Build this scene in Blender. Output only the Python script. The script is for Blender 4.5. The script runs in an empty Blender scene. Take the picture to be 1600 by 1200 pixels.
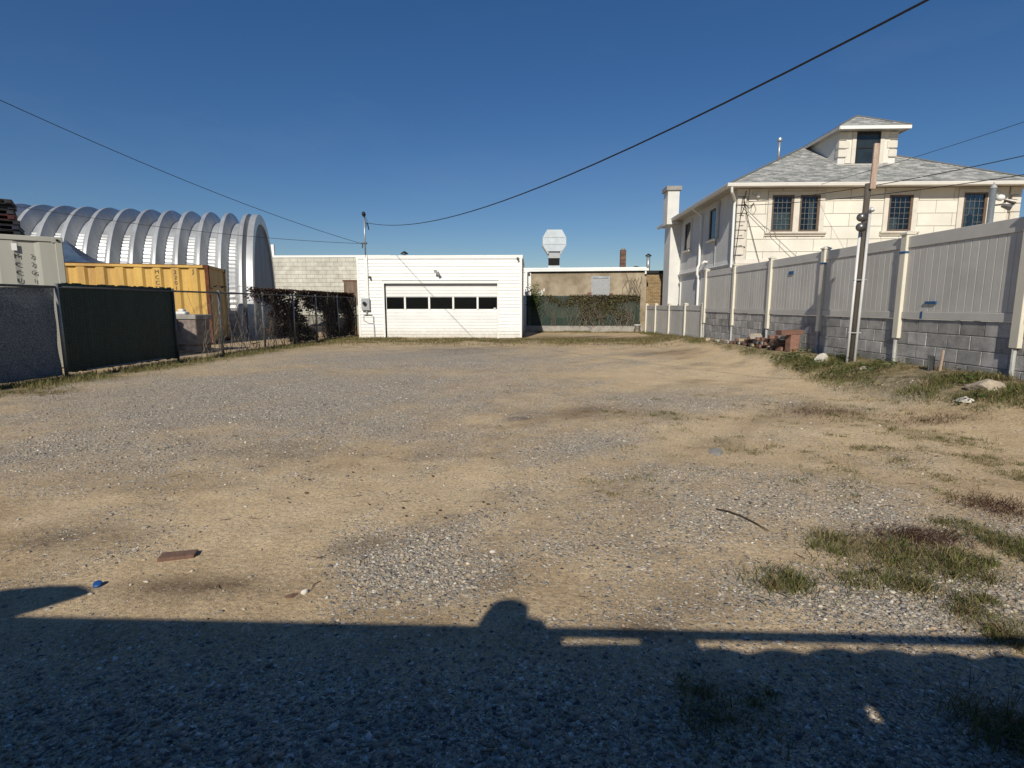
import bpy, bmesh, math, random
import numpy as np
from mathutils import Vector, Matrix
R = math.radians
random.seed(7); rng = np.random.default_rng(7)
S = bpy.context.scene
COL = S.collection
# ---------------------------------------------------------------- camera
cd = bpy.data.cameras.new('camera'); cam = bpy.data.objects.new('camera', cd); COL.objects.link(cam)
cd.sensor_width = 36.0; cd.lens = 36.0 * 850 / 1600; cd.clip_start = 0.02; cd.clip_end = 3000
cam.location = (0, 0, 1.3); cam.rotation_euler = (R(90 - 8.234), 0, R(2.02))
S.camera = cam
# ---------------------------------------------------------------- sky, sun, exposure
SUN_EL, SUN_AZ = 33.0, 11.0
w = bpy.data.worlds.new('World'); S.world = w; w.use_nodes = True
nt = w.node_tree; nt.nodes.clear()
sky = nt.nodes.new('ShaderNodeTexSky'); sky.sky_type = 'NISHITA'; sky.sun_disc = False
sky.sun_elevation = R(SUN_EL); sky.sun_rotation = R(180 + SUN_AZ)
sky.air_density = 1.0; sky.dust_density = 0.1; sky.ozone_density = 3.5; sky.altitude = 0
bg = nt.nodes.new('ShaderNodeBackground'); bg.inputs['Strength'].default_value = 0.068
wo = nt.nodes.new('ShaderNodeOutputWorld')
hs = nt.nodes.new('ShaderNodeHueSaturation'); hs.inputs['Saturation'].default_value = 1.25; hs.inputs['Hue'].default_value = .507
# faint cirrus veil over the whole sky
tc = nt.nodes.new('ShaderNodeTexCoord'); mpw = nt.nodes.new('ShaderNodeMapping'); mpw.inputs['Scale'].default_value = (1.6, 3.2, 6.5); mpw.inputs['Rotation'].default_value = (.2, .5, .4)
cn = nt.nodes.new('ShaderNodeTexNoise'); cn.inputs['Scale'].default_value = 1.1; cn.inputs['Detail'].default_value = 8; cn.inputs['Roughness'].default_value = .6
cr = nt.nodes.new('ShaderNodeMapRange'); cr.inputs[1].default_value = .5; cr.inputs[2].default_value = .85; cr.inputs[3].default_value = 0; cr.inputs[4].default_value = .10
cm = nt.nodes.new('ShaderNodeMix'); cm.data_type = 'RGBA'; cm.inputs[7].default_value = (5.0, 5.4, 5.8, 1)
nt.links.new(tc.outputs['Generated'], mpw.inputs[0]); nt.links.new(mpw.outputs[0], cn.inputs['Vector']); nt.links.new(cn.outputs[0], cr.inputs[0])
ev = nt.nodes.new('ShaderNodeMix'); ev.data_type = 'RGBA'; ev.inputs[0].default_value = .14; ev.inputs[7].default_value = (.75, 2.15, 5.4, 1)   # evens out the whole dome
nt.links.new(sky.outputs[0], hs.inputs['Color']); nt.links.new(hs.outputs[0], ev.inputs[6]); nt.links.new(cr.outputs[0], cm.inputs[0]); nt.links.new(ev.outputs[2], cm.inputs[6]); nt.links.new(cm.outputs[2], bg.inputs[0]); nt.links.new(bg.outputs[0], wo.inputs[0])
sd = bpy.data.lights.new('sun', 'SUN'); sd.energy = 5.0; sd.angle = R(0.53); sd.color = (1, .93, .80)
so = bpy.data.objects.new('sun', sd); COL.objects.link(so)
so.rotation_euler = (R(90 - SUN_EL), 0, R(-SUN_AZ)); so.location = (-5, -20, 20)
S.view_settings.view_transform = 'Standard'; S.view_settings.look = 'None'
S.view_settings.exposure = -0.05; S.view_settings.gamma = 1.0; S.view_settings.use_curve_mapping = False
S.render.engine = 'CYCLES'
# ---------------------------------------------------------------- materials
def lin(c): return tuple(((v/255)/12.92 if v/255 <= .04045 else ((v/255+.055)/1.055)**2.4) for v in c)
MATS = {}
def mat(name, col, rough=.75, var=.18, scale=3.0, bump=0.0, bscale=60, metal=0.0, spec=.4, col2=None, rnd=0.0,
        streak=False, tint=None, trans=0.0, fine=0.0, splash=None):
    m = bpy.data.materials.new(name); m.use_nodes = True; MATS[name] = m
    t = m.node_tree; N = t.nodes; L = t.links; b = N['Principled BSDF']
    b.inputs['Roughness'].default_value = rough; b.inputs['Metallic'].default_value = metal
    b.inputs['Specular IOR Level'].default_value = spec
    geo = N.new('ShaderNodeNewGeometry'); pos = geo.outputs['Position']
    if streak:
        mp = N.new('ShaderNodeMapping'); mp.inputs['Scale'].default_value = (1, 1, .12); L.new(pos, mp.inputs[0]); pos2 = mp.outputs[0]
    else: pos2 = pos
    n = N.new('ShaderNodeTexNoise'); n.inputs['Scale'].default_value = scale; n.inputs['Detail'].default_value = 6
    n.inputs['Roughness'].default_value = .65; L.new(pos2, n.inputs['Vector'])
    rp = N.new('ShaderNodeValToRGB'); rp.color_ramp.elements[0].position = .35; rp.color_ramp.elements[1].position = .68
    L.new(n.outputs[0], rp.inputs[0])
    c2 = col2 or tuple(v*(1-2*var) for v in col)
    rp.color_ramp.elements[0].color = (*c2, 1); rp.color_ramp.elements[1].color = (*col, 1)
    out = rp.outputs[0]
    def mul(fac_socket):
        nonlocal out
        x = N.new('ShaderNodeVectorMath'); x.operation = 'SCALE'; L.new(out, x.inputs[0]); L.new(fac_socket, x.inputs['Scale']); out = x.outputs[0]
    if fine:
        n2 = N.new('ShaderNodeTexNoise'); n2.inputs['Scale'].default_value = bscale; n2.inputs['Detail'].default_value = 3; L.new(pos, n2.inputs['Vector'])
        mr = N.new('ShaderNodeMapRange'); mr.inputs[1].default_value = .3; mr.inputs[2].default_value = .7
        mr.inputs[3].default_value = 1-fine; mr.inputs[4].default_value = 1+fine; L.new(n2.outputs[0], mr.inputs[0]); mul(mr.outputs[0])
    if rnd:
        oi = N.new('ShaderNodeObjectInfo'); mr = N.new('ShaderNodeMapRange'); mr.inputs[3].default_value = 1-rnd; mr.inputs[4].default_value = 1+rnd
        L.new(oi.outputs['Random'], mr.inputs[0]); mul(mr.outputs[0])
    if splash:                                  # mud splashed up from the ground, ragged edge
        sx = N.new('ShaderNodeSeparateXYZ'); L.new(pos, sx.inputs[0]); sn = N.new('ShaderNodeTexNoise'); sn.inputs['Scale'].default_value = 9; sn.inputs['Detail'].default_value = 6; L.new(pos, sn.inputs['Vector'])
        ad = N.new('ShaderNodeMath'); ad.operation = 'MULTIPLY_ADD'; ad.inputs[1].default_value = -.5; L.new(sn.outputs[0], ad.inputs[0]); L.new(sx.outputs['Z'], ad.inputs[2])
        mr = N.new('ShaderNodeMapRange'); mr.inputs[1].default_value = -.25; mr.inputs[2].default_value = splash[0]; mr.inputs[3].default_value = splash[1]; mr.inputs[4].default_value = 0; L.new(ad.outputs[0], mr.inputs[0])
        mx_ = N.new('ShaderNodeMix'); mx_.data_type = 'RGBA'; mx_.inputs[7].default_value = (*splash[2], 1); L.new(mr.outputs[0], mx_.inputs[0]); L.new(out, mx_.inputs[6]); out = mx_.outputs[2]
    if tint:                                    # per-vertex colour of the piece itself
        a = N.new('ShaderNodeAttribute'); a.attribute_name = 'tint'
        x = N.new('ShaderNodeVectorMath'); x.operation = 'MULTIPLY'; L.new(out, x.inputs[0]); L.new(a.outputs['Vector'], x.inputs[1]); out = x.outputs[0]
    L.new(out, b.inputs['Base Color'])
    if bump:
        nb = N.new('ShaderNodeTexNoise'); nb.inputs['Scale'].default_value = bscale; nb.inputs['Detail'].default_value = 5; L.new(pos, nb.inputs['Vector'])
        bp = N.new('ShaderNodeBump'); bp.inputs['Strength'].default_value = bump; bp.inputs['Distance'].default_value = .01
        L.new(nb.outputs[0], bp.inputs['Height']); L.new(bp.outputs[0], b.inputs['Normal'])
    if trans:
        tr = N.new('ShaderNodeBsdfTranslucent'); L.new(out, tr.inputs[0]); mx = N.new('ShaderNodeMixShader'); mx.inputs[0].default_value = trans
        L.new(b.outputs[0], mx.inputs[1]); L.new(tr.outputs[0], mx.inputs[2]); L.new(mx.outputs[0], N['Material Output'].inputs[0])
    return m
mat('white_siding', (.77, .77, .755), .55, .05, 1.6, .06, 12, rnd=.035, splash=(.15, .6, (.42, .36, .27)))
mat('white_trim', (.78, .78, .75), .5, .05, 3)
mat('off_white', (.66, .65, .60), .7, .12, 4, .1, 50)
mat('vinyl_cream', (.66, .62, .52), .45, .04, 2)
mat('vinyl_tan', (.57, .55, .51), .5, .08, 1.5, rnd=.05, fine=.04)
mat('block_grey', (.47, .455, .43), .92, .22, 5, .5, 90, rnd=.24, fine=.25)
mat('mortar', (.42, .405, .375), .95, .2, 6, .4, 80)
mat('block_white', (.60, .58, .50), .9, .14, 2.2, .35, 70, rnd=.09, fine=.1)
mat('mortar_white', (.36, .34, .29), .95, .25, 4)
mat('stucco_cream', (.72, .69, .61), .85, .07, 1.3, .2, 120, rnd=.035)
mat('stucco_joint', (.56, .52, .45), .9, .1, 3)
mat('stucco_white', (.66, .65, .62), .9, .06, 1.5, .2, 90)
mat('stone_trim', (.64, .60, .53), .8, .07, 4, .1, 60)
mat('soffit', (.50, .48, .44), .7, .08, 3)
mat('gutter', (.72, .70, .66), .45, .05, 3)
mat('window_brown', (.15, .105, .075), .5, .15, 8)
mat('glass_dark', (.006, .007, .007), .12, .1, 3, spec=.12)
mat('glass_house', (.028, .036, .040), .05, .2, 2.5, spec=.6)
mat('lead', (.16, .16, .16), .6, .1, 6)
mat('curtain', (.36, .36, .33), .9, .3, 9)
mat('shade_black', (.006, .006, .006), .9, .1, 3)  # black that stands in for the shade of unlit interiors
mat('galvanised', (.46, .48, .50), .42, .16, 5, .05, 40, metal=.6)
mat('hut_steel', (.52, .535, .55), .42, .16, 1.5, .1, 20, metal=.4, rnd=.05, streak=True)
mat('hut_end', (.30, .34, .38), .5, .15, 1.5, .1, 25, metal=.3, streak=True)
mat('container_white', (.40, .395, .345), .6, .1, 1.5, .1, 30, streak=True)
mat('container_yellow', (.62, .40, .10), .6, .16, 2.6, .1, 30, streak=True, col2=(.40, .235, .07), fine=.08)
mat('rust', (.16, .055, .025), .9, .3, 8, .3, 60)
mat('letter_black', (.025, .025, .024), .7, .2, 9)
mat('pallet_dark', (.030, .030, .034), .7, .3, 9, .1, 40, rnd=.3)
mat('pallet_red', (.10, .02, .022), .7, .3, 9, .1, 40)
mat('pallet_blue', (.022, .03, .05), .7, .3, 9, .1, 40)
mat('tarp_blue', (.05, .085, .15), .55, .2, 4, .25, 10)
mat('green_slat', (.006, .034, .022), .55, .25, 6, rnd=.3)
mat('green_screen', (.011, .036, .024), .6, .25, 4)
mat('fabric_grey', (.34, .365, .38), .85, .3, 46, .3, 60, col2=(.05, .062, .07), fine=.3)
mat('fabric_black', (.012, .014, .014), .85, .2, 20)
mat('wire', (.26, .27, .27), .5, .15, 9, metal=.5)
mat('rail_dark', (.10, .105, .11), .55, .2, 8, metal=.4)
mat('post_white', (.50, .50, .48), .6, .2, 8)
mat('concrete', (.36, .34, .31), .92, .2, 3.5, .4, 60, fine=.15)
mat('concrete_stain', (.30, .25, .22), .92, .35, 6, .5, 50, col2=(.12, .09, .085))
mat('stucco_brown', (.40, .335, .245), .92, .2, 1.4, .5, 50, col2=(.20, .16, .105), fine=.12)
mat('brick_tan', (.36, .255, .14), .9, .15, 3, .3, 60, rnd=.14)
mat('brick_red', (.25, .135, .10), .92, .2, 12, .4, 70, rnd=.25)
mat('brick_brown', (.17, .10, .075), .92, .2, 12, .4, 70, rnd=.3)
mat('brick_buff', (.45, .36, .24), .92, .2, 12, .4, 70, rnd=.2)
mat('sheet_metal', (.50, .55, .58), .4, .1, 2, .05, 20, metal=.45)
mat('plywood', (.25, .18, .13), .85, .3, 6, .2, 40, streak=True)
mat('wood_pole', (.10, .085, .072), .9, .25, 10, .4, 50, streak=True)
mat('plank', (.46, .37, .30), .85, .2, 14, .2, 50, streak=True, col2=(.30, .20, .15), fine=.15)
mat('pvc', (.66, .66, .66), .4, .06, 6)
mat('lamp_metal', (.22, .21, .20), .35, .2, 9, metal=.7)
mat('grey_paint', (.35, .36, .37), .45, .08, 9)
mat('grey_paint_dark', (.16, .18, .20), .45, .1, 9)
mat('plastic_black', (.015, .015, .016), .45, .1, 9)
mat('cable', (.012, .012, .013), .6, .1, 9)
mat('tape_blue', (.02, .10, .24), .5, .1, 9)
mat('blue_plastic', (.015, .07, .24), .4, .1, 20)
mat('rock_white', (.62, .58, .50), .9, .15, 8, .5, 40, fine=.1)
mat('rock_tan', (.45, .38, .29), .9, .25, 7, .5, 40, fine=.1)
mat('slate', (.30, .285, .26), .95, .15, 12, .4, 60, spec=.1)
mat('stones', (.9, .9, .9), .92, .12, 60, .2, 220, tint=True)
mat('grass', (1, 1, 1), .75, .12, 9, tint=True, trans=.3, spec=.2)
mat('leaves', (1, 1, 1), .75, .15, 14, tint=True, trans=.2, spec=.2)
mat('twig', (.075, .052, .036), .9, .2, 20)
mat('vine_stem', (.22, .18, .14), .9, .2, 20)
mat('cloth_dark', (.03, .032, .04), .9, .2, 20)
mat('skin', (.45, .28, .2), .6, .08, 20)
mat('lump_grey', (.12, .12, .12), .8, .2, 10)  # for the added shadow-casting lump on the front fence

def glass_mat(name):
    m = bpy.data.materials.new(name); m.use_nodes = True; MATS[name] = m
    t = m.node_tree; N = t.nodes; L = t.links; N.remove(N['Principled BSDF'])
    tr = N.new('ShaderNodeBsdfTransparent'); tr.inputs[0].default_value = (.62, .68, .70, 1); gl = N.new('ShaderNodeBsdfGlossy'); gl.inputs['Roughness'].default_value = .03
    nz = N.new('ShaderNodeTexNoise'); nz.inputs['Scale'].default_value = 4; bp = N.new('ShaderNodeBump'); bp.inputs['Strength'].default_value = .08; L.new(nz.outputs[0], bp.inputs['Height']); L.new(bp.outputs[0], gl.inputs['Normal'])
    fr = N.new('ShaderNodeFresnel'); fr.inputs[0].default_value = 1.6; mx = N.new('ShaderNodeMixShader'); L.new(fr.outputs[0], mx.inputs[0]); L.new(tr.outputs[0], mx.inputs[1]); L.new(gl.outputs[0], mx.inputs[2]); L.new(mx.outputs[0], N['Material Output'].inputs[0])
glass_mat('glass_clear')
def brick_mat(name, c1, c2, mortar, bw, rh, ms, rough=.9, bump=.4, spread=.35):
    m = bpy.data.materials.new(name); m.use_nodes = True; MATS[name] = m
    t = m.node_tree; N = t.nodes; L = t.links; b = N['Principled BSDF']; b.inputs['Roughness'].default_value = rough
    uv = N.new('ShaderNodeUVMap'); br = N.new('ShaderNodeTexBrick')
    br.inputs['Scale'].default_value = 1; br.inputs['Brick Width'].default_value = bw; br.inputs['Row Height'].default_value = rh
    br.inputs['Mortar Size'].default_value = ms; br.inputs['Color1'].default_value = (*c1, 1); br.inputs['Color2'].default_value = (*c2, 1)
    br.inputs['Mortar'].default_value = (*mortar, 1); br.offset = .37; br.offset_frequency = 2
    L.new(uv.outputs[0], br.inputs['Vector'])
    n = N.new('ShaderNodeTexNoise'); n.inputs['Scale'].default_value = 1; n.inputs['Detail'].default_value = 4
    mp = N.new('ShaderNodeMapping'); mp.inputs['Scale'].default_value = (3.2, 8.0, 1); L.new(uv.outputs[0], mp.inputs[0]); L.new(mp.outputs[0], n.inputs['Vector'])
    mr = N.new('ShaderNodeMapRange'); mr.inputs[1].default_value = .3; mr.inputs[2].default_value = .7; mr.inputs[3].default_value = 1-spread; mr.inputs[4].default_value = 1+spread
    L.new(n.outputs[0], mr.inputs[0])
    x = N.new('ShaderNodeVectorMath'); x.operation = 'SCALE'; L.new(br.outputs[0], x.inputs[0]); L.new(mr.outputs[0], x.inputs['Scale'])
    L.new(x.outputs[0], b.inputs['Base Color'])
    bp = N.new('ShaderNodeBump'); bp.inputs['Strength'].default_value = bump; bp.inputs['Distance'].default_value = .006; bp.invert = True
    L.new(br.outputs['Fac'], bp.inputs['Height']); L.new(bp.outputs[0], b.inputs['Normal'])
    return m
brick_mat('shingle', (.38, .38, .365), (.17, .18, .175), (.13, .13, .13), .26, .135, .005, spread=.36)
# ---------------------------------------------------------------- helpers
def M(n): return MATS[n] if isinstance(n, str) else n
def link(o, parent=None, loc=None, rotz=None):
    COL.objects.link(o)
    if parent is not None: o.parent = parent
    if loc is not None: o.location = loc
    if rotz is not None: o.rotation_euler = (0, 0, rotz)
    return o
def tag(o, label=None, cat=None, group=None, kind=None):
    if label: o['label'] = label
    if cat: o['category'] = cat
    if group: o['group'] = group
    if kind: o['kind'] = kind
    return o
def empty(name, loc=(0, 0, 0), rotz=0, label=None, cat=None, group=None):
    o = bpy.data.objects.new(name, None); link(o, None, loc, rotz); o.empty_display_size = .2
    return tag(o, label, cat, group)
class MB:
    def __init__(s): s.v = []; s.f = []; s.uv = {}
    def add(s, vs, fs):
        k = len(s.v); s.v += [tuple(p) for p in vs]; s.f += [tuple(i+k for i in f) for f in fs]; return s
    def box(s, x0, x1, y0, y1, z0, z1):
        return s.add([(x0,y0,z0),(x1,y0,z0),(x1,y1,z0),(x0,y1,z0),(x0,y0,z1),(x1,y0,z1),(x1,y1,z1),(x0,y1,z1)],
                     [(0,3,2,1),(4,5,6,7),(0,1,5,4),(1,2,6,5),(2,3,7,6),(3,0,4,7)])
    def prism(s, poly, axis, a, b):
        # poly: 2D points in the plane of the two other axes (x,y order), extruded along axis from a to b
        n = len(poly)
        def P(p, t):
            return {'x': (t, p[0], p[1]), 'y': (p[0], t, p[1]), 'z': (p[0], p[1], t)}[axis]
        vs = [P(p, a) for p in poly] + [P(p, b) for p in poly]
        fs = [tuple(range(n))[::-1], tuple(range(n, 2*n))] + [(i, (i+1) % n, n+(i+1) % n, n+i) for i in range(n)]
        return s.add(vs, fs)
    def tube(s, pts, r, n=8, caps=True):
        pts = [Vector(p) for p in pts]; k = len(s.v); m = len(pts)
        rs = r if isinstance(r, (list, tuple)) else [r]*m
        up = None
        for i, p in enumerate(pts):
            d = (pts[min(i+1, m-1)] - pts[max(i-1, 0)]).normalized()
            if up is None:
                up = Vector((0, 0, 1)) if abs(d.z) < .9 else Vector((1, 0, 0))
            a = d.cross(up).normalized(); b2 = a.cross(d).normalized(); up = b2
            for j in range(n):
                t = 2*math.pi*j/n; s.v.append(tuple(p + (a*math.cos(t) + b2*math.sin(t))*rs[i]))
        for i in range(m-1):
            for j in range(n):
                s.f.append((k+i*n+j, k+i*n+(j+1) % n, k+(i+1)*n+(j+1) % n, k+(i+1)*n+j))
        if caps: s.f.append(tuple(range(k, k+n))[::-1]); s.f.append(tuple(range(k+(m-1)*n, k+m*n)))
        return s
    def lathe(s, prof, c=(0, 0, 0), n=16):
        k = len(s.v)
        for (r, z) in prof:
            for j in range(n):
                t = 2*math.pi*j/n; s.v.append((c[0]+r*math.cos(t), c[1]+r*math.sin(t), c[2]+z))
        for i in range(len(prof)-1):
            for j in range(n): s.f.append((k+i*n+j, k+i*n+(j+1) % n, k+(i+1)*n+(j+1) % n, k+(i+1)*n+j))
        s.f.append(tuple(range(k, k+n))[::-1]); s.f.append(tuple(range(k+(len(prof)-1)*n, k+len(prof)*n)))
        return s
    def build(s, name, m, parent=None, loc=None, rotz=None, smooth=False, bevel=0.0):
        me = bpy.data.meshes.new(name); me.from_pydata(s.v, [], s.f); me.update()
        bm = bmesh.new(); bm.from_mesh(me); bmesh.ops.recalc_face_normals(bm, faces=bm.faces)
        if bevel: bmesh.ops.bevel(bm, geom=list(bm.edges), offset=bevel, segments=1, affect='EDGES', profile=.5)
        bm.to_mesh(me); bm.free()
        me.materials.append(M(m))
        if smooth: me.polygons.foreach_set('use_smooth', [True]*len(me.polygons))
        return link(bpy.data.objects.new(name, me), parent, loc, rotz)
def arr_mesh(name, V, F, m, parent=None, tint=None, smooth=False):
    """numpy verts (n,3), faces (k,3) or (k,4)"""
    me = bpy.data.meshes.new(name); n = len(V); k, c = F.shape
    me.vertices.add(n); me.vertices.foreach_set('co', V.astype(np.float32).ravel())
    me.loops.add(k*c); me.loops.foreach_set('vertex_index', F.astype(np.int32).ravel())
    me.polygons.add(k); me.polygons.foreach_set('loop_start', np.arange(0, k*c, c, dtype=np.int32))
    if smooth: me.polygons.foreach_set('use_smooth', np.ones(k, dtype=bool))
    if tint is not None:
        a = me.attributes.new('tint', 'FLOAT_VECTOR', 'POINT'); a.data.foreach_set('vector', tint.astype(np.float32).ravel())
    me.update(calc_edges=True); me.validate(); me.materials.append(M(m))
    return link(bpy.data.objects.new(name, me), parent)
CACHE = {}
def cbox_mesh(name, sx, sy, sz, ch, m, jit=0, seed=0):
    key = (name, round(sx, 3), round(sy, 3), round(sz, 3), ch, m, seed)
    if key in CACHE: return CACHE[key]
    bm = bmesh.new(); bmesh.ops.create_cube(bm, size=1); bmesh.ops.scale(bm, vec=(sx, sy, sz), verts=bm.verts)
    if ch: bmesh.ops.bevel(bm, geom=list(bm.edges), offset=ch, segments=1, affect='EDGES', profile=.5)
    if jit:
        rr = random.Random(seed)
        for v in bm.verts: v.co += Vector((rr.uniform(-jit, jit), rr.uniform(-jit, jit), rr.uniform(-jit, jit)))
    me = bpy.data.meshes.new(name); bm.to_mesh(me); bm.free(); me.materials.append(M(m)); CACHE[key] = me
    return me
def piece(name, size, ch, m, parent, c, rotz=0, rot=None, jit=0, seed=0):
    o = bpy.data.objects.new(name, cbox_mesh(name, *size, ch, m, jit, seed)); link(o, parent, c)
    o.rotation_euler = rot if rot else (0, 0, rotz)
    return o
def pbox(name, x0, x1, y0, y1, z0, z1, m, parent, ch=.004):
    return piece(name, (x1-x0, y1-y0, z1-z0), ch, m, parent, ((x0+x1)/2, (y0+y1)/2, (z0+z1)/2))
def subtract(rects, hole):
    out = []; a0, a1, b0, b1 = hole
    for (x0, x1, z0, z1) in rects:
        if a1 <= x0 or a0 >= x1 or b1 <= z0 or b0 >= z1: out.append((x0, x1, z0, z1)); continue
        if a0 > x0: out.append((x0, a0, z0, z1))
        if a1 < x1: out.append((a1, x1, z0, z1))
        if b0 > z0: out.append((max(x0, a0), min(x1, a1), z0, b0))
        if b1 < z1: out.append((max(x0, a0), min(x1, a1), b1, z1))
    return [r for r in out if r[1]-r[0] > .02 and r[3]-r[2] > .02]
def text_part(body, size, m, parent, loc, rot, name='lettering', ext=.002):
    cu = bpy.data.curves.new(name, 'FONT'); cu.body = body; cu.size = size; cu.extrude = ext; cu.align_x = 'CENTER'; cu.space_line = .82
    tmp = bpy.data.objects.new('tmp', cu); COL.objects.link(tmp)
    dg = bpy.context.evaluated_depsgraph_get(); me = bpy.data.meshes.new_from_object(tmp.evaluated_get(dg))
    bpy.data.objects.remove(tmp); bpy.data.curves.remove(cu)
    me.materials.clear(); me.materials.append(M(m)); o = bpy.data.objects.new(name, me); link(o, parent, loc); o.rotation_euler = rot
    return o
def vnoise(x, y, seed=0):
    """smooth value noise on numpy arrays"""
    xi = np.floor(x).astype(np.int64); yi = np.floor(y).astype(np.int64); xf = x-xi; yf = y-yi
    def h(a, b):
        n = (a*374761393 + b*668265263 + seed*974711) & 0x7fffffff
        n = ((n ^ (n >> 13))*1274126177) & 0x7fffffff
        return ((n ^ (n >> 16)) & 0xffff)/65535.0
    u = xf*xf*(3-2*xf); v = yf*yf*(3-2*yf)
    return (h(xi, yi)*(1-u)+h(xi+1, yi)*u)*(1-v) + (h(xi, yi+1)*(1-u)+h(xi+1, yi+1)*u)*v
def fbm(x, y, seed=0, o=4):
    s = 0; a = .5; t = 0
    for i in range(o): s = s+a*vnoise(x*2**i, y*2**i, seed+i); t += a; a *= .5
    return s/t
# ---------------------------------------------------------------- ground
GRAV=[(-3.94, 8.16, 4.15, 2.76, 1), (-4.19, 4.96, 1.36, 1.28, 0.8), (-2.85, 13.31, 4.75, 3.07, 0.9), (-2.35, 6.25, 1.9, 1.57, 0.8), (0.54, 9.01, 1.5, 1.22, 0.4), (-0.53, 2.53, 0.54, 0.41, 0.9), (0.44, 2.94, 0.8, 0.62, 0.45), (1.71, 3.37, 1.3, 0.81, 0.72), (1.51, 2.36, 0.96, 0.34, 0.9), (0.25, 5.12, 0.8, 0.76, 0.6), (1.43, 4.07, 1.08, 0.4, 0.6), (1.96, 7.51, 2.13, 0.95, 0.6), (5.05, 7.88, 1.1, 0.85, 0.5), (0.47, 2.17, 0.68, 0.19, 0.4)]
DARK=[(-2.63, 2.83, 0.62, 0.25, 1.0), (-0.94, 2.8, 0.25, 0.16, 1.0), (-1.58, 2.33, 0.39, 0.11, 0.95), (-2.29, 4.79, 1.53, 0.45, 0.5), (-2.69, 3.71, 0.93, 0.34, 0.4), (-0.14, 6.18, 0.15, 0.1, 1.6), (3.68, 14.99, 1.05, 1.22, 0.7), (0.16, 6.54, 1.09, 0.48, 0.5), (-0.18, 2.44, 0.15, 0.09, 0.6), (-2.4, 15.63, 2.22, 1.8, 0.8), (1.8, 22.01, 2.83, 1.75, 0.9), (3.6, 6.66, 0.47, 0.37, 0.8), (0.45, 2.05, 0.16, 0.07, 0.5)]
SAND=[(3.35, 11.45, 2.68, 3.93, 1), (-0.32, 3.79, 1.62, 0.72, 0.8), (2.4, 5.46, 2.14, 0.71, 0.8), (-1.66, 3.25, 1.06, 0.66, 0.8), (1.01, 4.91, 1.47, 0.7, 0.5), (-7.48, 11.69, 1.69, 1.29, 0.9), (-7.25, 8.73, 1.28, 0.58, 0.8), (-1.21, 10.22, 0.49, 0.58, 0.8)]
TUFT=[(1.67, 2.86, 0.14, 0.14, 1), (1.18, 2.45, 0.11, 0.09, 1), (1.52, 2.52, 0.09, 0.07, 0.6), (1.99, 2.68, 0.2, 0.25, 1), (1.71, 2.45, 0.18, 0.15, 1), (2.16, 2.65, 0.19, 0.16, 1), (2.5, 3.1, 0.17, 0.17, 0.8), (2.62, 2.87, 0.12, 0.17, 1), (1.94, 2.22, 0.16, 0.15, 0.9), (1.91, 2.04, 0.1, 0.08, 0.9), (0.68, 1.65, 0.19, 0.17, 0.85), (1.47, 1.54, 0.1, 0.1, 1), (1.6, 6.39, 0.23, 0.31, 0.7), (1.09, 6.53, 0.19, 0.24, 0.6), (3.79, 6.87, 0.48, 0.52, 0.5), (2.61, 6.32, 0.37, 0.29, 0.4), (1.91, 4.85, 0.2, 0.14, 0.6), (2.22, 4.98, 0.09, 0.1, 0.5), (3.95, 5.51, 0.39, 0.28, 0.7), (4.13, 5.26, 0.25, 0.21, 0.7), (3.16, 4.94, 0.2, 0.15, 0.7), (2.48, 4.16, 0.17, 0.2, 0.5), (2.24, 4.27, 0.15, 0.18, 0.4), (3.84, 4.59, 0.24, 0.2, 0.7), (3.73, 4.16, 0.15, 0.16, 0.8), (3.06, 4.53, 0.13, 0.12, 0.5), (4.92, 7.46, 0.61, 0.5, 0.6), (3.77, 6.29, 0.37, 0.29, 0.5), (-7.48, 7.91, 0.68, 0.48, 0.8), (-8.25, 9.51, 0.7, 0.52, 0.7), (1.71, 5.3, 0.19, 0.1, 0.3), (5.02, 6.33, 0.66, 0.55, 0.6), (5.46, 6.17, 0.43, 0.52, 0.6)]
BROWN=[(3.02, 3.47, 0.25, 0.21, 1), (2.18, 2.96, 0.25, 0.16, 1), (3.6, 6.66, 0.55, 0.41, 1), (5.88, 6.94, 0.64, 0.67, 1), (5.95, 7.65, 0.71, 0.64, 0.8), (4.52, 6.14, 0.43, 0.28, 0.7)]
EDGE=[(4.88, 19.98), (5.06, 14.51), (4.76, 10.48), (4.53, 8.26), (4.85, 7.3), (4.83, 6.19), (5.33, 5.96)]
WEED = []
_r = random.Random(3)
for _ in range(95):
    _y = 3.6+4.4*_r.random(); _x = (.12+.75*_r.random())*_y
    if _x < 5.2: WEED.append((_x, _y, _r.uniform(.03, .14), _r.uniform(.03, .11), _r.uniform(.2, .36)))
TUFT += WEED
def ell_mask(L, x, y):
    s = np.zeros_like(x)
    for (cx, cy, rx, ry, wt) in L: s = np.maximum(s, wt*np.exp(-((x-cx)/rx)**2*.9-((y-cy)/ry)**2*.9))
    return s
def fence_x(y): return 6.42-.036*y
def sstep(t): t = np.clip(t, 0, 1); return t*t*(3-2*t)
def gz(x, y):
    x = np.asarray(x, float); y = np.asarray(y, float)
    zf = np.interp(y, [0, 9, 12, 16, 20, 26], [.36, .36, .30, .24, .15, .0])
    xf = fence_x(y)
    z = zf*sstep((x-(xf-1.9))/1.7)*np.where(y > 26, 0, 1)
    near = np.exp(-((y-8)/16)**2)*np.exp(-(x/9)**2)
    z = z + near*(.045*(fbm(x*.55, y*.55, 3)-.5) + .03*(fbm(x*2.1, y*2.1, 9)-.5) + .012*(fbm(x*7, y*7, 5)-.5))
    return z
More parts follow.
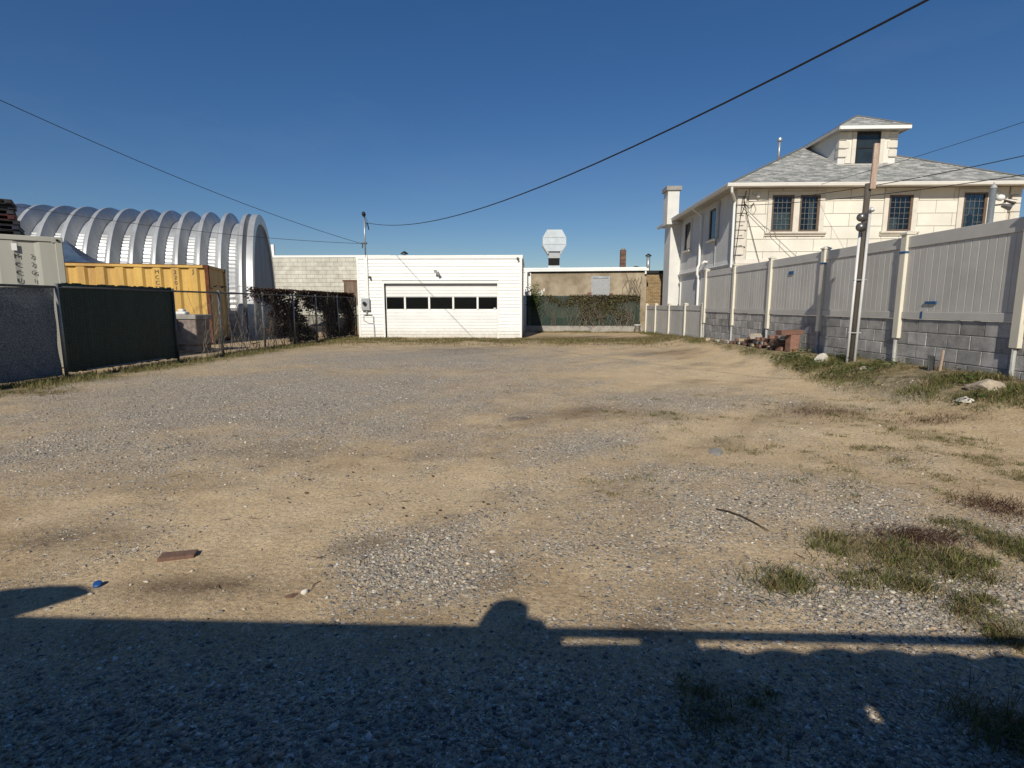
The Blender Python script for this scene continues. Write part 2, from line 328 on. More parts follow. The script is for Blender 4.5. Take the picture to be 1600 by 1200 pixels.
def gmask(x, y):
    ru, rv = x*.64+y*.77, -x*.77+y*.64            # along and across the wheel tracks
    nz = .5*fbm(x*1.3, y*1.3, 21)+.5*fbm(ru*.5, rv*1.8, 23); n2 = .4*fbm(x*.6, y*.35, 31)+.6*fbm(ru*.3, rv*1.5, 33); n3 = fbm(x*5, y*5, 41)
    gr = np.clip(ell_mask(GRAV, x, y)*1.15 - .10 + (nz-.5)*1.5 + (n3-.5)*.6, 0, 1)
    gr = np.maximum(gr, np.clip((2.1-y)*1.2, 0, .75)*(.5+nz))
    dk = np.clip(ell_mask(DARK, x, y) + (.5*fbm(x*1.1, y*2.2, 51)+.5*fbm(ru*.55, rv*2.6, 53)-.565)*2.2, 0, 1)
    sa = np.clip(ell_mask(SAND, x, y) + (n2-.5)*.9, 0, 1)
    xf = fence_x(y); ed = np.interp(y, [e[1] for e in EDGE[::-1]], [e[0] for e in EDGE[::-1]])
    vg = sstep((x-ed+.15)/.7)*(y < 27)*(x < xf+.6)
    fr = np.exp(-((y-20.6)/1.7)**2)*sstep((x+8)/1.5)*sstep((7-x)/2)           # strip before the garage
    lf = np.exp(-((x-(-9.07+.071*y)-.35)/.55)**2)*(y > 3)*(y < 23)
    gs = np.clip(np.maximum(np.maximum(vg, fr*.95), lf)+(fbm(x*2.5, y*2.5, 61)-.5)*.9*(np.maximum(np.maximum(vg, fr), lf) > .03), 0, 1)
    gs = np.maximum(gs, np.clip(ell_mask(TUFT, x, y)*1.2-.3, 0, .8))
    return gr, dk, sa, gs
def axis(parts):
    a = np.concatenate([np.arange(p, q, st) for p, q, st in parts]); return np.concatenate([a, [parts[-1][1]]])
gx = axis([(-600, -120, 120), (-120, -30, 15), (-30, -10, 1.2), (-10, -3.2, .12), (-3.2, 3.2, .045), (3.2, 7, .08), (7, 30, 1.5), (30, 120, 15), (120, 600, 120)])
gy = axis([(-200, -20, 30), (-20, 0, 2), (0, 1, .15), (1, 4.5, .045), (4.5, 10, .075), (10, 30, .2), (30, 90, 6), (90, 900, 90)])
GX, GY = np.meshgrid(gx, gy); X = GX.ravel(); Y = GY.ravel()
V = np.stack([X, Y, gz(X, Y)], 1); nx = len(gx); ny = len(gy)
i = np.arange(nx*ny).reshape(ny, nx); F = np.stack([i[:-1, :-1].ravel(), i[:-1, 1:].ravel(), i[1:, 1:].ravel(), i[1:, :-1].ravel()], 1)
ground = arr_mesh('ground', V, F, 'mortar', smooth=True); tag(ground, 'bare dirt lot with worn gravel, sand and weeds', kind='structure')
gm = gmask(X, Y)
for nm, a in zip(('gravel', 'dark', 'sand', 'grassy'), gm):
    at = ground.data.attributes.new(nm, 'FLOAT', 'POINT'); at.data.foreach_set('value', a.astype(np.float32))
def ground_mat():
    m = bpy.data.materials.new('ground'); m.use_nodes = True
    t = m.node_tree; N = t.nodes; L = t.links; b = N['Principled BSDF']; b.inputs['Roughness'].default_value = .96; b.inputs['Specular IOR Level'].default_value = .12
    pos = N.new('ShaderNodeNewGeometry').outputs['Position']
    def noise(sc, det=5, ro=.6):
        n = N.new('ShaderNodeTexNoise'); n.inputs['Scale'].default_value = sc; n.inputs['Detail'].default_value = det; n.inputs['Roughness'].default_value = ro; L.new(pos, n.inputs['Vector']); return n.outputs[0]
    def attr(n): a = N.new('ShaderNodeAttribute'); a.attribute_name = n; return a.outputs['Fac']
    def math_(op, a, b_=None, c=None, clamp=False):
        x = N.new('ShaderNodeMath'); x.operation = op; x.use_clamp = clamp
        for k, v in enumerate((a, b_, c)):
            if v is None: continue
            if isinstance(v, (int, float)): x.inputs[k].default_value = v
            else: L.new(v, x.inputs[k])
        return x.outputs[0]
    def mix(f, a, b_):
        x = N.new('ShaderNodeMix'); x.data_type = 'RGBA'
        if isinstance(f, float): x.inputs[0].default_value = f
        else: L.new(f, x.inputs[0])
        for k, v in ((6, a), (7, b_)):
            if isinstance(v, tuple): x.inputs[k].default_value = (*v, 1)
            else: L.new(v, x.inputs[k])
        return x.outputs[2]
    def ramp(v, st):
        r = N.new('ShaderNodeValToRGB'); e = r.color_ramp.elements
        while len(e) < len(st): e.new(.5)
        for k, (p, c) in enumerate(st): e[k].position = p; e[k].color = (*c, 1)
        L.new(v, r.inputs[0]); return r.outputs[0]
    def voro(sc, rnd=1):
        v = N.new('ShaderNodeTexVoronoi'); v.inputs['Scale'].default_value = sc; v.inputs['Randomness'].default_value = rnd; L.new(pos, v.inputs['Vector']); return v
    dirt = ramp(noise(2.2, 8, .7), [(.3, (.33, .238, .138)), (.5, (.47, .352, .215)), (.72, (.56, .442, .288))])
    dirt = mix(attr('sand'), dirt, ramp(noise(3.5, 7, .65), [(.3, (.50, .378, .228)), (.7, (.63, .495, .322))]))
    dirt = mix(math_('MULTIPLY', attr('dark'), math_('MULTIPLY_ADD', noise(9), 1.6, .1, clamp=True), clamp=True), dirt, (.125, .088, .055))
    grain = noise(260, 2, .5)
    sc = N.new('ShaderNodeVectorMath'); sc.operation = 'SCALE'; L.new(dirt, sc.inputs[0]); L.new(math_('MULTIPLY_ADD', grain, 1.5, .25), sc.inputs['Scale']); dirt = sc.outputs[0]
    def stones(v, th):
        sep = N.new('ShaderNodeSeparateColor'); L.new(v.outputs['Color'], sep.inputs[0])
        col = ramp(sep.outputs[0], [(0, (.10, .097, .095)), (.25, (.22, .205, .185)), (.5, (.34, .305, .255)), (.8, (.46, .41, .335)), (1, (.74, .69, .60))])
        pres = math_('LESS_THAN', sep.outputs[1], th)
        shape = math_('SUBTRACT', 1.0, math_('MULTIPLY', v.outputs['Distance'], 1.25), clamp=True)
        return col, pres, shape
    gr = attr('gravel')
    v1, v2 = voro(70), voro(160)
    c1, p1, s1 = stones(v1, math_('MULTIPLY', gr, .42)); c2, p2, s2 = stones(v2, math_('MULTIPLY_ADD', gr, .74, .03))
    col = mix(p2, dirt, c2); col = mix(p1, col, c1)
    # thatch and leaf litter between the blades
    th = ramp(noise(28, 5, .75), [(.3, (.06, .045, .026)), (.5, (.15, .12, .06)), (.62, (.12, .13, .045)), (.8, (.30, .25, .13))])
    gmix = math_('MULTIPLY', attr('grassy'), math_('MULTIPLY_ADD', noise(7, 6, .7), 2.6, -.55, clamp=True), clamp=True)
    col = mix(gmix, col, th)
    mott = N.new('ShaderNodeMapRange'); mott.inputs[1].default_value = .36; mott.inputs[2].default_value = .64; mott.inputs[3].default_value = .66; mott.inputs[4].default_value = 1.38; L.new(noise(42, 8, .82), mott.inputs[0])
    s2_ = N.new('ShaderNodeVectorMath'); s2_.operation = 'SCALE'; L.new(col, s2_.inputs[0]); L.new(mott.outputs[0], s2_.inputs['Scale']); col = s2_.outputs[0]
    L.new(col, b.inputs['Base Color'])
    h = math_('ADD', math_('MULTIPLY', p1, math_('MULTIPLY', s1, .007)), math_('MULTIPLY', p2, math_('MULTIPLY', s2, .004)))
    h = math_('ADD', h, math_('MULTIPLY', grain, .003)); h = math_('ADD', h, math_('MULTIPLY', noise(22, 6, .7), .012))
    bp = N.new('ShaderNodeBump'); bp.inputs['Strength'].default_value = .9; bp.inputs['Distance'].default_value = 1.0
    L.new(h, bp.inputs['Height']); L.new(bp.outputs[0], b.inputs['Normal'])
    return m
ground.data.materials.clear(); ground.data.materials.append(ground_mat())

# ---------------------------------------------------------------- garage
garage = empty('garage', (-3.62, 21.6, 0), 0, 'low white flat-roofed garage with horizontal siding and one wide door', 'garage')
GW, GH, GD = 3.25, 3.20, 5.2; D0, D1, DH = -2.19, 2.28, 2.15
b = MB().box(-GW+.03, D0-.0, .02, .2, 0, GH-.02).box(D1, GW-.03, .02, .2, 0, GH-.02).box(D0, D1, .02, .2, DH, GH-.021)
b.box(-GW+.03, -GW+.15, .2, GD, 0, GH-.02).box(GW-.15, GW-.03, .2, GD, 0, GH-.02).box(-GW+.15, GW-.15, GD-.15, GD, 0, GH-.02)
b.build('wall', 'white_siding', garage)
MB().box(-GW+.02, GW-.02, .0, GD+.02, GH-.02, GH+.02).build('roof', 'grey_paint', garage)
MB().box(-GW-.02, GW+.02, -.035, -.0, GH-.10, GH+.03).box(GW-.0, GW+.03, .0, GD, GH-.10, GH+.03).build('roof_edge', 'white_trim', garage)
exp = .1325
def lap(x0, x1, z, h, ax):
    k = ('lap', round(x1-x0, 2), ax, round(h, 3))
    if k not in CACHE:
        l = (x1-x0)/2
        if ax == 'x': mb = MB().prism([(-.026, -h/2), (.02, -h/2), (.02, h/2), (-.006, h/2)], 'x', -l, l)
        else: mb = MB().prism([(.026, -h/2), (-.02, -h/2), (-.02, h/2), (.006, h/2)], 'y', -l, l)
        o = mb.build('siding_board', 'white_siding', garage); CACHE[k] = o.data
    else: o = link(bpy.data.objects.new('siding_board', CACHE[k]), garage)
    return o
z = .02
while z < GH-.11:
    h = min(exp, GH-.10-z); zc = z+h/2
    if z+h <= DH+.06:
        for a, c in ((-GW+.08, D0-.07), (D1+.05, GW-.08)): lap(a, c, z, h-.003, 'x').location = ((a+c)/2, 0, zc)
    elif z >= DH+.02:
        lap(-GW+.08, GW-.08, z, h-.003, 'x').location = (0, 0, zc)
    else:
        for a, c in ((-GW+.08, D0-.07), (D1+.05, GW-.08)): lap(a, c, z, h-.003, 'x').location = ((a+c)/2, 0, zc)
    lap(.09, GD-.02, z, h-.003, 'y').location = (GW-.03, (GD+.07)/2, zc)
    z += exp
for s in (-1, 1): pbox('corner_trim', s*GW-.08 if s > 0 else -GW, GW if s > 0 else -GW+.08, -.032, .05 if s < 0 else .085, .02, GH-.10, 'white_trim', garage)
dfr = MB().box(D0-.07, D0, -.03, .13, 0, DH).box(D1, D1+.05, -.03, .13, 0, DH).box(D0-.07, D1+.05, -.03, .13, DH, DH+.07).build('door_frame', 'white_trim', garage)
door = MB().box(D0+.002, D1-.002, .165, .20, .01, DH-.002).build('garage_door', 'white_siding', garage)
zz = .015
for k in range(9): pbox('door_panel', D0+.01, D1-.01, .128, .163, zz+k*.123, zz+k*.123+.119, 'white_siding', door, .006)
for k in range(4): pbox('door_panel', D0+.01, D1-.01, .128, .163, 1.635+k*.126, 1.635+k*.126+.122, 'white_siding', door, .006)
xs = [(-5.76, -5.07), (-4.99, -4.10), (-4.02, -3.14), (-3.06, -2.17), (-2.09, -1.36)]
last = D0+.01
for a, c in xs:
    a += 3.62; c += 3.62
    pbox('window_pane', a, c, .145, .16, 1.16, 1.61, 'glass_dark', door, .001)
    if a > last: pbox('door_stile', last, a-.002, .126, .163, 1.13, 1.632, 'white_siding', door)
    last = c+.002
MB().box(D1-.16, D1-.06, .12, .13, 1.165, 1.20).build('door_lock', 'white_trim', door)
# services on the front
MB().box(-2.93, -2.80, -.085, -.027, 1.57, GH+.04).build('conduit_cover', 'white_trim', garage)
mast = MB().tube([(-2.865, -.06, GH-.05), (-2.865, -.06, 4.70)], .028, 10).build('service_mast', 'galvanised', garage, smooth=True)
MB().tube([(-2.865, -.06, 4.70), (-2.865, -.07, 4.77), (-2.865, -.13, 4.80), (-2.865, -.19, 4.76)], [.05, .075, .075, .05], 10).build('weatherhead', 'plastic_black', mast, smooth=True)
MB().tube([(-2.865, -.17, 4.75), (-2.80, -.16, 4.66), (-2.75, -.12, 4.56), (-2.74, -.08, 4.48)], .010, 6).tube([(-2.865, -.17, 4.75), (-2.78, -.2, 4.5), (-2.77, -.16, 4.28), (-2.75, -.1, 4.46)], .008, 6).build('service_wires', 'cable', mast)
MB().box(-2.93, -2.80, -.12, .0, 3.66, 3.72).tube([(-2.93, -.06, 3.69), (-3.05, -.06, 3.69)], .03, 8).tube([(-2.96, -.06, 3.68), (-2.98, -.06, 3.5)], .02, 6).build('mast_clamp', 'rail_dark', mast)
MB().tube([(-2.80, -.06, 4.45), (-2.74, -.06, 4.45), (-2.70, -.06, 4.20)], .022, 6).build('insulator', 'plastic_black', mast)
mtr = MB().box(-3.08, -2.76, -.15, -.027, 1.10, 1.57).build('meter_box', 'grey_paint', garage, bevel=.008)
MB().tube([(-2.94, -.15, 1.38), (-2.94, -.19, 1.38)], .085, 16).build('meter_collar', 'galvanised', mtr)
MB().tube([(-2.94, -.19, 1.38), (-2.94, -.26, 1.38), (-2.94, -.275, 1.38)], [.07, .065, .03], 16).build('meter_dial', 'glass_house', mtr, smooth=True)
MB().tube([(-2.90, -.08, 1.10), (-2.90, -.08, .93)], .035, 8).build('conduit_stub', 'grey_paint', mtr)
MB().tube([(-3.02, -.06, .92), (-2.88, -.06, .93), (-2.70, -.06, .92), (-2.645, -.06, .86), (-2.64, -.06, 0)], .016, 6).tube([(-3.03, -.06, .92), (-3.04, -.06, .72), (-2.9, -.06, .62), (-2.66, -.06, .58)], .009, 6).build('ground_wire', 'grey_paint', garage)
MB().tube([(-2.64, -.065, .55), (-2.64, -.065, -.02)], .03, 8).build('pipe', 'pvc', garage)
fl = MB().tube([(-.06, -.03, 2.60), (-.06, -.08, 2.60)], .06, 12).tube([(-.06, -.08, 2.60), (-.09, -.14, 2.62)], .02, 6).tube([(-.06, -.08, 2.60), (-.02, -.14, 2.56)], .02, 6).build('floodlight', 'white_trim', garage)
MB().tube([(-.09, -.12, 2.63), (-.11, -.24, 2.60)], [.03, .065], 10).tube([(-.02, -.12, 2.57), (0, -.24, 2.52)], [.03, .065], 10).build('lamp_head', 'grey_paint', fl)
for cx, cz in ((-2.73, 2.40), (3.08, 3.10)):
    sc_ = MB().tube([(cx, -.02, cz), (cx, -.06, cz)], .05, 10).tube([(cx, -.06, cz), (cx+.02, -.16, cz-.03)], .04, 10).build('security_camera', 'lamp_metal', garage)
v_ = MB().lathe([(.07, 0), (.07, .32)], (-1.90, 2.4, GH), 12).build('roof_vent', 'galvanised', garage)
MB().lathe([(.17, .30), (.16, .33), (.03, .42)], (-1.90, 2.4, GH), 14).build('vent_cap', 'plastic_black', v_)

# ---------------------------------------------------------------- right-hand block wall and vinyl fences
RZ = math.atan(.036)
def zf(s): return float(np.interp(s, [0, 9, 12, 16, 20, 26], [.36, .36, .30, .24, .15, 0]))
wall = empty('block_wall', (6.42, 0, 0), RZ, 'grey concrete block wall under the tall vinyl fence', 'wall')
S0, S1 = 2.35, 18.45
MB().box(.005, .175, S0+.01, S1-.01, -.2, 1.07).build('mortar_core', 'mortar', wall)
for r_ in range(6):
    zt = 1.08-r_*.203
    s = S0-(.2 if r_ % 2 else 0)
    while s < S1-.05:
        a, c = max(s, S0), min(s+.406, S1)
        if zt > zf((a+c)/2)-.06 and c-a > .05:
            piece('block', (.19, c-a-.008, .194), .006, 'block_grey', wall, (.09+random.uniform(-.003, .003), (a+c)/2, zt-.1015))
        s += .406
fence = empty('vinyl_fence', (6.42, 0, 0), RZ, 'tall tan vinyl privacy fence standing on grey block wall', 'fence')
def vfence(root, posts, ztop, zbot, zp, bh, capz):
    for k, s in enumerate(posts):
        zb = zp(s)
        p = piece('post', (.127, .127, ztop+.03-zb), .006, 'vinyl_cream', root, (0, s, (ztop+.03+zb)/2))
        MB().box(-.078, .078, -.078, .078, 0, .025).add([(-.07, -.07, .025), (.07, -.07, .025), (.07, .07, .025), (-.07, .07, .025), (0, 0, .065)], [(0, 1, 4), (1, 2, 4), (2, 3, 4), (3, 0, 4)]).build('post_cap', 'vinyl_cream', p, (0, 0, (ztop+.03-zb)/2))
        if k == len(posts)-1: break
        e = posts[k+1]; a, c = s+.066, e-.066
        pbox('top_rail', -.026, .026, a, c, ztop-.185, ztop-.005, 'vinyl_tan', root, .005)
        pbox('bottom_rail', -.026, .026, a, c, zbot(s), zbot(s)+bh, 'vinyl_tan', root, .005)
        n = max(3, round((c-a)/.139)); wd = (c-a)/n
        for q in range(n):
            piece('board', (.022, wd-.002, ztop-.185-zbot(s)-bh), .006, 'vinyl_tan', root, (0, a+(q+.5)*wd, (ztop-.185+zbot(s)+bh)/2))
P1 = [2.45, 4.85, 7.12, 9.28, 11.6, 13.9, 16.1, 18.42]
vfence(fence, P1, 2.40, lambda s: 1.085, lambda s: .76 if s < 12 else .72, .115, 0)
for s in P1: MB().tube([(-.03, s+.01, zf(s)-.1), (-.03, s+.01, .78)], .028, 8).build('post_pipe', 'post_white', fence)
for s, zt in ((9.28, 2.13), (11.6, 2.13)): MB().box(-.0665, .0665, s-.0665, s+.0665, zt, zt+.035).build('tape', 'tape_blue', fence)
for s, z0, z1, ds in ((8.62, 1.32, 1.36, .11), (8.78, 1.09, 1.20, .02), (12.9, 2.0, 2.07, .10)): MB().box(-.0305, -.012, s-ds, s+ds, z0, z1).build('tape', 'tape_blue', fence)
low = empty('vinyl_fence', (6.42, 0, 0), RZ, 'low stepped-down tan vinyl fence with cream posts, standing on the ground', 'fence')
P2 = [18.60, 20.45, 22.5, 24.6, 26.3]
vfence(low, P2, 1.30, lambda s: zf(s+1)+.03, lambda s: zf(s)-.1, .10, 0)
# ---------------------------------------------------------------- house on the right
HX0, HX1, HY0, HY1 = 6.95, 16.15, 19.3, 28.5
house = empty('house', (HX0, HY0, 0), 0, 'two storey cream stucco house with grey hip roof and front dormer', 'house')
HW, HD = HX1-HX0, HY1-HY0; EZ = 5.20
MB().box(.05, HW-.02, .03, HD-.05, 0, EZ).build('wall_core', 'stucco_joint', house)
MB().box(0, .048, .045, HD, 0, EZ-.01).build('side_wall', 'stucco_white', house)
MB().box(HW-.018, HW, .045, HD, 0, EZ-.01).build('side_wall', 'stucco_white', house)
wins = [(8.08, 8.80, 3.77, 4.96), (9.00, 9.66, 3.77, 4.96), (11.92, 12.70, 3.77, 4.94), (14.34, 15.10, 3.55, 5.00)]
wins = [(a-HX0, c-HX0, d, e) for a, c, d, e in wins]
surr = [(wins[0][0]-.13, wins[1][1]+.16, 3.62, 5.08), (wins[2][0]-.15, wins[2][1]+.16, 3.62, 5.06), (wins[3][0]-.17, wins[3][1]+.18, 3.40, 5.12)]
# scored stucco panels of the front wall
r_ = 0; z = 5.18
while z > .9:
    x = .36-(.55 if r_ % 2 else 0)
    while x < HW-.36:
        a, c = max(x, .36), min(x+1.12, HW-.36)
        rects = [(a, c, z-.415, z)]
        for h in surr: rects = subtract(rects, h)
        for (x0, x1, z0, z1) in rects:
            pbox('stucco_panel', x0+.006, x1-.006, -.004, .028, z0+.007, z1-.007, 'stucco_cream', house, .004)
        x += 1.12
    z -= .415; r_ += 1
# quoins at both front corners
z = 5.18; k = 0
while z > 1.0:
    for side in (0, 1):
        wq = .36 if k % 2 == 0 else .30
        x0, x1 = (-.03, wq-.03) if side == 0 else (HW-wq+.03, HW+.03)
        pbox('quoin', x0, x1, -.045, .028, z-.255, z, 'stone_trim', house, .014)
    z -= .275; k += 1
def house_window(parent, w, axis='y', plane=0.0, grid=(3, 5), curtain=None, curtain_h=.5):
    x0, x1, z0, z1 = w; fw = .055
    def B(mb, a, c, d0, d1, e, f):
        if axis == 'y': mb.box(a, c, plane+d0, plane+d1, e, f)
        else: mb.box(plane+d0, plane+d1, a, c, e, f)
        return mb
    mb = MB(); B(mb, x0, x0+fw, -.035, .02, z0, z1); B(mb, x1-fw-.03, x1, -.035, .02, z0, z1); B(mb, x0+fw, x1-fw-.03, -.034, .02, z1-fw, z1); B(mb, x0+fw, x1-fw-.03, -.034, .02, z0, z0+fw)
    fr = mb.build('window', 'window_brown', parent)
    B(MB(), x0+fw, x1-fw-.03, -.004, .012, z0+fw, z1-fw).build('pane', 'glass_clear' if curtain else 'glass_house', fr)
    if curtain:
        B(MB(), x0+fw, x1-fw-.03, .0265, .0285, z0+fw, z1-fw).build('room_shade_sheet', 'shade_black', fr)  # thin black sheet, its colour stands in for the unlit room
        mb = MB(); a0, a1 = x0+fw, x1-fw-.03; nn = 26; f0, f1 = curtain; pts = [(a0+(a1-a0)*(f0+(f1-f0)*q/nn), .0195+.0035*math.sin(q*1.3)) for q in range(nn+1)]
        for q in range(nn): mb.add([(pts[q][0], plane+pts[q][1], z0+fw), (pts[q+1][0], plane+pts[q+1][1], z0+fw), (pts[q+1][0], plane+pts[q+1][1], z0+fw+(z1-z0)*curtain_h), (pts[q][0], plane+pts[q][1], z0+fw+(z1-z0)*curtain_h)], [(0, 1, 2, 3)])
        mb.build('curtain', 'curtain', fr, smooth=True)
    mb = MB(); a0, a1 = x0+fw, x1-fw-.03
    for q in range(1, grid[0]+1): B(mb, a0+(a1-a0)*q/(grid[0]+1)-.006, a0+(a1-a0)*q/(grid[0]+1)+.006, -.011, -.0045, z0+fw, z1-fw)
    for q in range(1, grid[1]+1): zz_ = z0+fw+(z1-z0-2*fw)*q/(grid[1]+1); B(mb, a0, a1, -.012, -.0046, zz_-.006, zz_+.006)
    if grid[0]: mb.build('muntins', 'lead', fr)
    return fr
for w_, cu_, ch_ in zip(wins, ((.02, .98), (.55, .85), (.05, .45), (.1, .6)), (.5, .74, .35, .8)): house_window(house, w_, curtain=cu_, curtain_h=ch_)
for (x0, x1, z0, z1), ws in zip(surr, ([wins[0], wins[1]], [wins[2]], [wins[3]])):
    rects = [(x0, x1, z0+.14, z1)]
    for h in ws: rects = subtract(rects, h)
    for (a, c, d, e) in rects: pbox('window_surround', a, c, -.04, .028, d, e, 'stone_trim', house, .008)
    MB().prism([(-.13, z0+.09), (-.13, z0+.135), (.028, z0+.138), (.028, z0), (-.05, z0), (-.06, z0+.05), (-.10, z0+.06)], 'x', x0-.08, x1+.08).build('window_sill', 'stone_trim', house)
# side wall facing the lot
for (y0, y1, z0, z1) in ((21.35, 22.1, 3.80, 4.93), (24.65, 25.5, 3.72, 4.90), (26.0, 26.65, 1.3, 2.28)):
    house_window(house, (y0-HY0, y1-HY0, z0, z1), 'x', 0.0, (0, 0))
    MB().box(-.12, .02, y0-HY0-.1, y1-HY0+.1, z0-.09, z0-.005).build('window_sill', 'stone_trim', house)
    MB().box(-.05, .02, y0-HY0-.09, y0-HY0-.002, z0, z1+.08).box(-.05, .02, y1-HY0+.002, y1-HY0+.09, z0, z1+.08).box(-.049, .02, y0-HY0-.002, y1-HY0+.002, z1+.002, z1+.08).build('window_surround', 'stucco_white', house)
MB().prism([(0, 2.62), (-.07, 2.64), (-.09, 2.72), (-.04, 2.74), (-.02, 2.86), (0, 2.87)], 'y', -.03, HD).build('string_course', 'stucco_white', house)
MB().prism([(-.002, 2.62), (-.09, 2.64), (-.11, 2.72), (-.06, 2.74), (-.04, 2.86), (-.002, 2.87)], 'x', .0, HW).build('string_course', 'stone_trim', house)
# roof: hip with stepped shingle courses
OV = .45; ez = 5.25; SL = .525
rx0, rx1, ry0, ry1 = -OV, HW+OV, -OV, HD+OV
def hip_slopes(x0, x1, y0, y1, zb, sl, course=.135):
    """four slopes of a hip roof as stepped courses with uvs"""
    vs = []; fs = []; uv = []
    hw, hd = (x1-x0)/2, (y1-y0)/2; dm = min(hw, hd)
    n = int(math.ceil(dm*math.hypot(1, sl)/course)); dd = dm/n; lift = .010
    sides = [((x0, y0), (x1, y0)), ((x1, y0), (x1, y1)), ((x1, y1), (x0, y1)), ((x0, y1), (x0, y0))]
    inn = [(1, 1), (-1, 1), (-1, -1), (1, -1)]
    cs = [(x0, y0), (x1, y0), (x1, y1), (x0, y1)]
    for si in range(4):
        for q in range(n):
            d0, d1 = q*dd, (q+1)*dd
            def cpt(ci, d, up): return (cs[ci][0]+inn[ci][0]*d, cs[ci][1]+inn[ci][1]*d, zb+d*sl+up)
            a, b_ = si, (si+1) % 4
            k = len(vs); vs += [cpt(a, d0, lift), cpt(b_, d0, lift), cpt(b_, d1, 0), cpt(a, d1, 0), cpt(a, d0, -.004), cpt(b_, d0, -.004)]
            L_ = math.dist(cs[a], cs[b_]); s0 = d0*math.hypot(1, sl); s1 = d1*math.hypot(1, sl)
            fs += [(k, k+1, k+2, k+3), (k+4, k+5, k+1, k)]
            uv += [(d0, s0), (L_-d0, s0), (L_-d1, s1), (d1, s1), (d0, s0), (L_-d0, s0), (L_-d0, s0), (d0, s0)]
    return vs, fs, uv
def roof_obj(name, args, parent):
    vs, fs, uv = hip_slopes(*args); me = bpy.data.meshes.new(name); me.from_pydata(vs, [], fs); u = me.uv_layers.new(name='UVMap')
    for l_, c in zip(u.data, uv): l_.uv = c
    me.materials.append(M('shingle')); return link(bpy.data.objects.new(name, me), parent)
roof = roof_obj('roof', (rx0, rx1, ry0, ry1, ez, SL), house)
MB().box(rx0+.03, rx1-.03, ry0+.03, ry1-.03, ez-.06, ez-.04).build('soffit', 'soffit', house)
AP = (rx1-rx0)/2
hz = ez+AP*SL+.02; cx_, cy_ = (rx0+rx1)/2, (ry0+ry1)/2
for (a, c) in ((rx0, ry0), (rx1, ry0), (rx0, ry1), (rx1, ry1)):
    MB().tube([(a, c, ez+.015), (cx_, cy_, hz)], .035, 6).build('hip_cap', 'shingle', roof)
g_ = [(-.12, -.02), (-.10, -.10), (-.02, -.12), (0, -.12), (0, 0), (-.12, 0)]
MB().prism([(p[0]+ry0+.02, p[1]+ez+.01) for p in g_], 'x', rx0-.1, rx1+.1).build('gutter', 'gutter', house)
MB().prism([(p[0]+rx0+.02, p[1]+ez+.01) for p in g_], 'y', ry0+.021, ry1+.05).build('gutter', 'gutter', house)
MB().tube([(rx0+.05, ry0-.03, ez-.1), (rx0+.08, ry0+.02, ez-.25), (-.09, .02, ez-.46), (-.09, .06, ez-.62), (-.09, .06, .3)], .042, 8).build('downspout', 'white_trim', house)
MB().tube([(rx0+.02, 3.75, ez-.1), (-.08, 3.75, ez-.35), (-.08, 3.75, 2.95), (-.14, 3.75, 2.8), (-.14, 3.75, 2.55), (-.08, 3.75, 2.4), (-.08, 3.75, .2)], .05, 8).build('downspout', 'white_trim', house)
MB().tube([(-.03, 2.0, 3.75), (-.03, 2.0, 2.4)], .022, 6).build('conduit', 'grey_paint', house)
MB().tube([(-.03, 1.75, 5.1), (-.03, 1.78, 3.75)], .02, 6).build('conduit', 'grey_paint', house)
# corner ladder brackets with cables
for q in range(7): MB().tube([(-.06, -.02, 4.62-q*.33), (.19, -.06, 4.63-q*.33)], .011, 6).build('bracket', 'rail_dark', house)
MB().tube([(.12, -.07, 4.85), (.08, -.07, 4.2), (.0, -.07, 3.2), (-.06, -.06, 2.4)], .012, 6).tube([(.15, -.07, 4.9), (.2, -.08, 4.6), (.1, -.07, 4.3)], .012, 6).tube([(.18, -.06, 4.72), (.34, -.06, 4.55), (.44, -.06, 4.62), (.5, -.06, 4.7)], .012, 6).tube([(.5, -.05, 4.72), (.6, -.05, 4.5), (.52, -.05, 4.35), (.42, -.05, 4.48), (.5, -.05, 4.72)], .006, 5).tube([(.24, -.06, 5.1), (.18, -.06, 4.8), (.3, -.07, 4.3), (.85, -.07, 2.6)], .01, 6).build('service_wires', 'cable', house)
for cx0, cz0 in ((.62, 4.95), (8.35, 4.95)):
    c_ = MB().box(cx0-.16, cx0+.16, -.09, -.002, cz0+.04, cz0+.09).build('security_camera', 'off_white', house)
    MB().lathe([(.03, .05), (.075, .0), (.06, -.06), (.02, -.09)], (cx0, -.09, cz0), 12).build('camera_dome', 'white_trim', c_, smooth=True)
MB().tube([(-.0, 3.0, 3.0), (-.10, 3.0, 3.0)], .04, 8).tube([(-.1, 3.0, 3.02), (-.22, 2.85, 2.93)], .045, 8).build('security_camera', 'white_trim', house)
# dormer
dx0, dx1, dy, dzt = 10.97-HX0, 12.98-HX0, 20.9-HY0, 7.46
DB = 25.6-HY0
zb = lambda y: ez+SL*(y-ry0)
dm = MB().box(dx0, dx1, dy, DB, zb(dy)-.15, dzt).build('dormer', 'stucco_white', house)
cxd = (dx0+dx1)/2; ow = .42
MB().box(cxd-ow, cxd+ow, dy-.03, dy-.002, zb(dy)+.0, dzt-.05).build('dormer_window', 'glass_house', dm)
zz_ = (zb(dy)+dzt)/2-.02
MB().box(cxd-ow, cxd-ow+.05, dy-.05, dy-.031, zb(dy), dzt-.05).box(cxd+ow-.05, cxd+ow, dy-.05, dy-.031, zb(dy), dzt-.05).box(cxd-ow+.05, cxd+ow-.05, dy-.05, dy-.031, dzt-.12, dzt-.05).box(cxd-ow+.05, cxd+ow-.05, dy-.049, dy-.031, zz_-.03, zz_+.02).build('window_frame', 'plastic_black', dm)
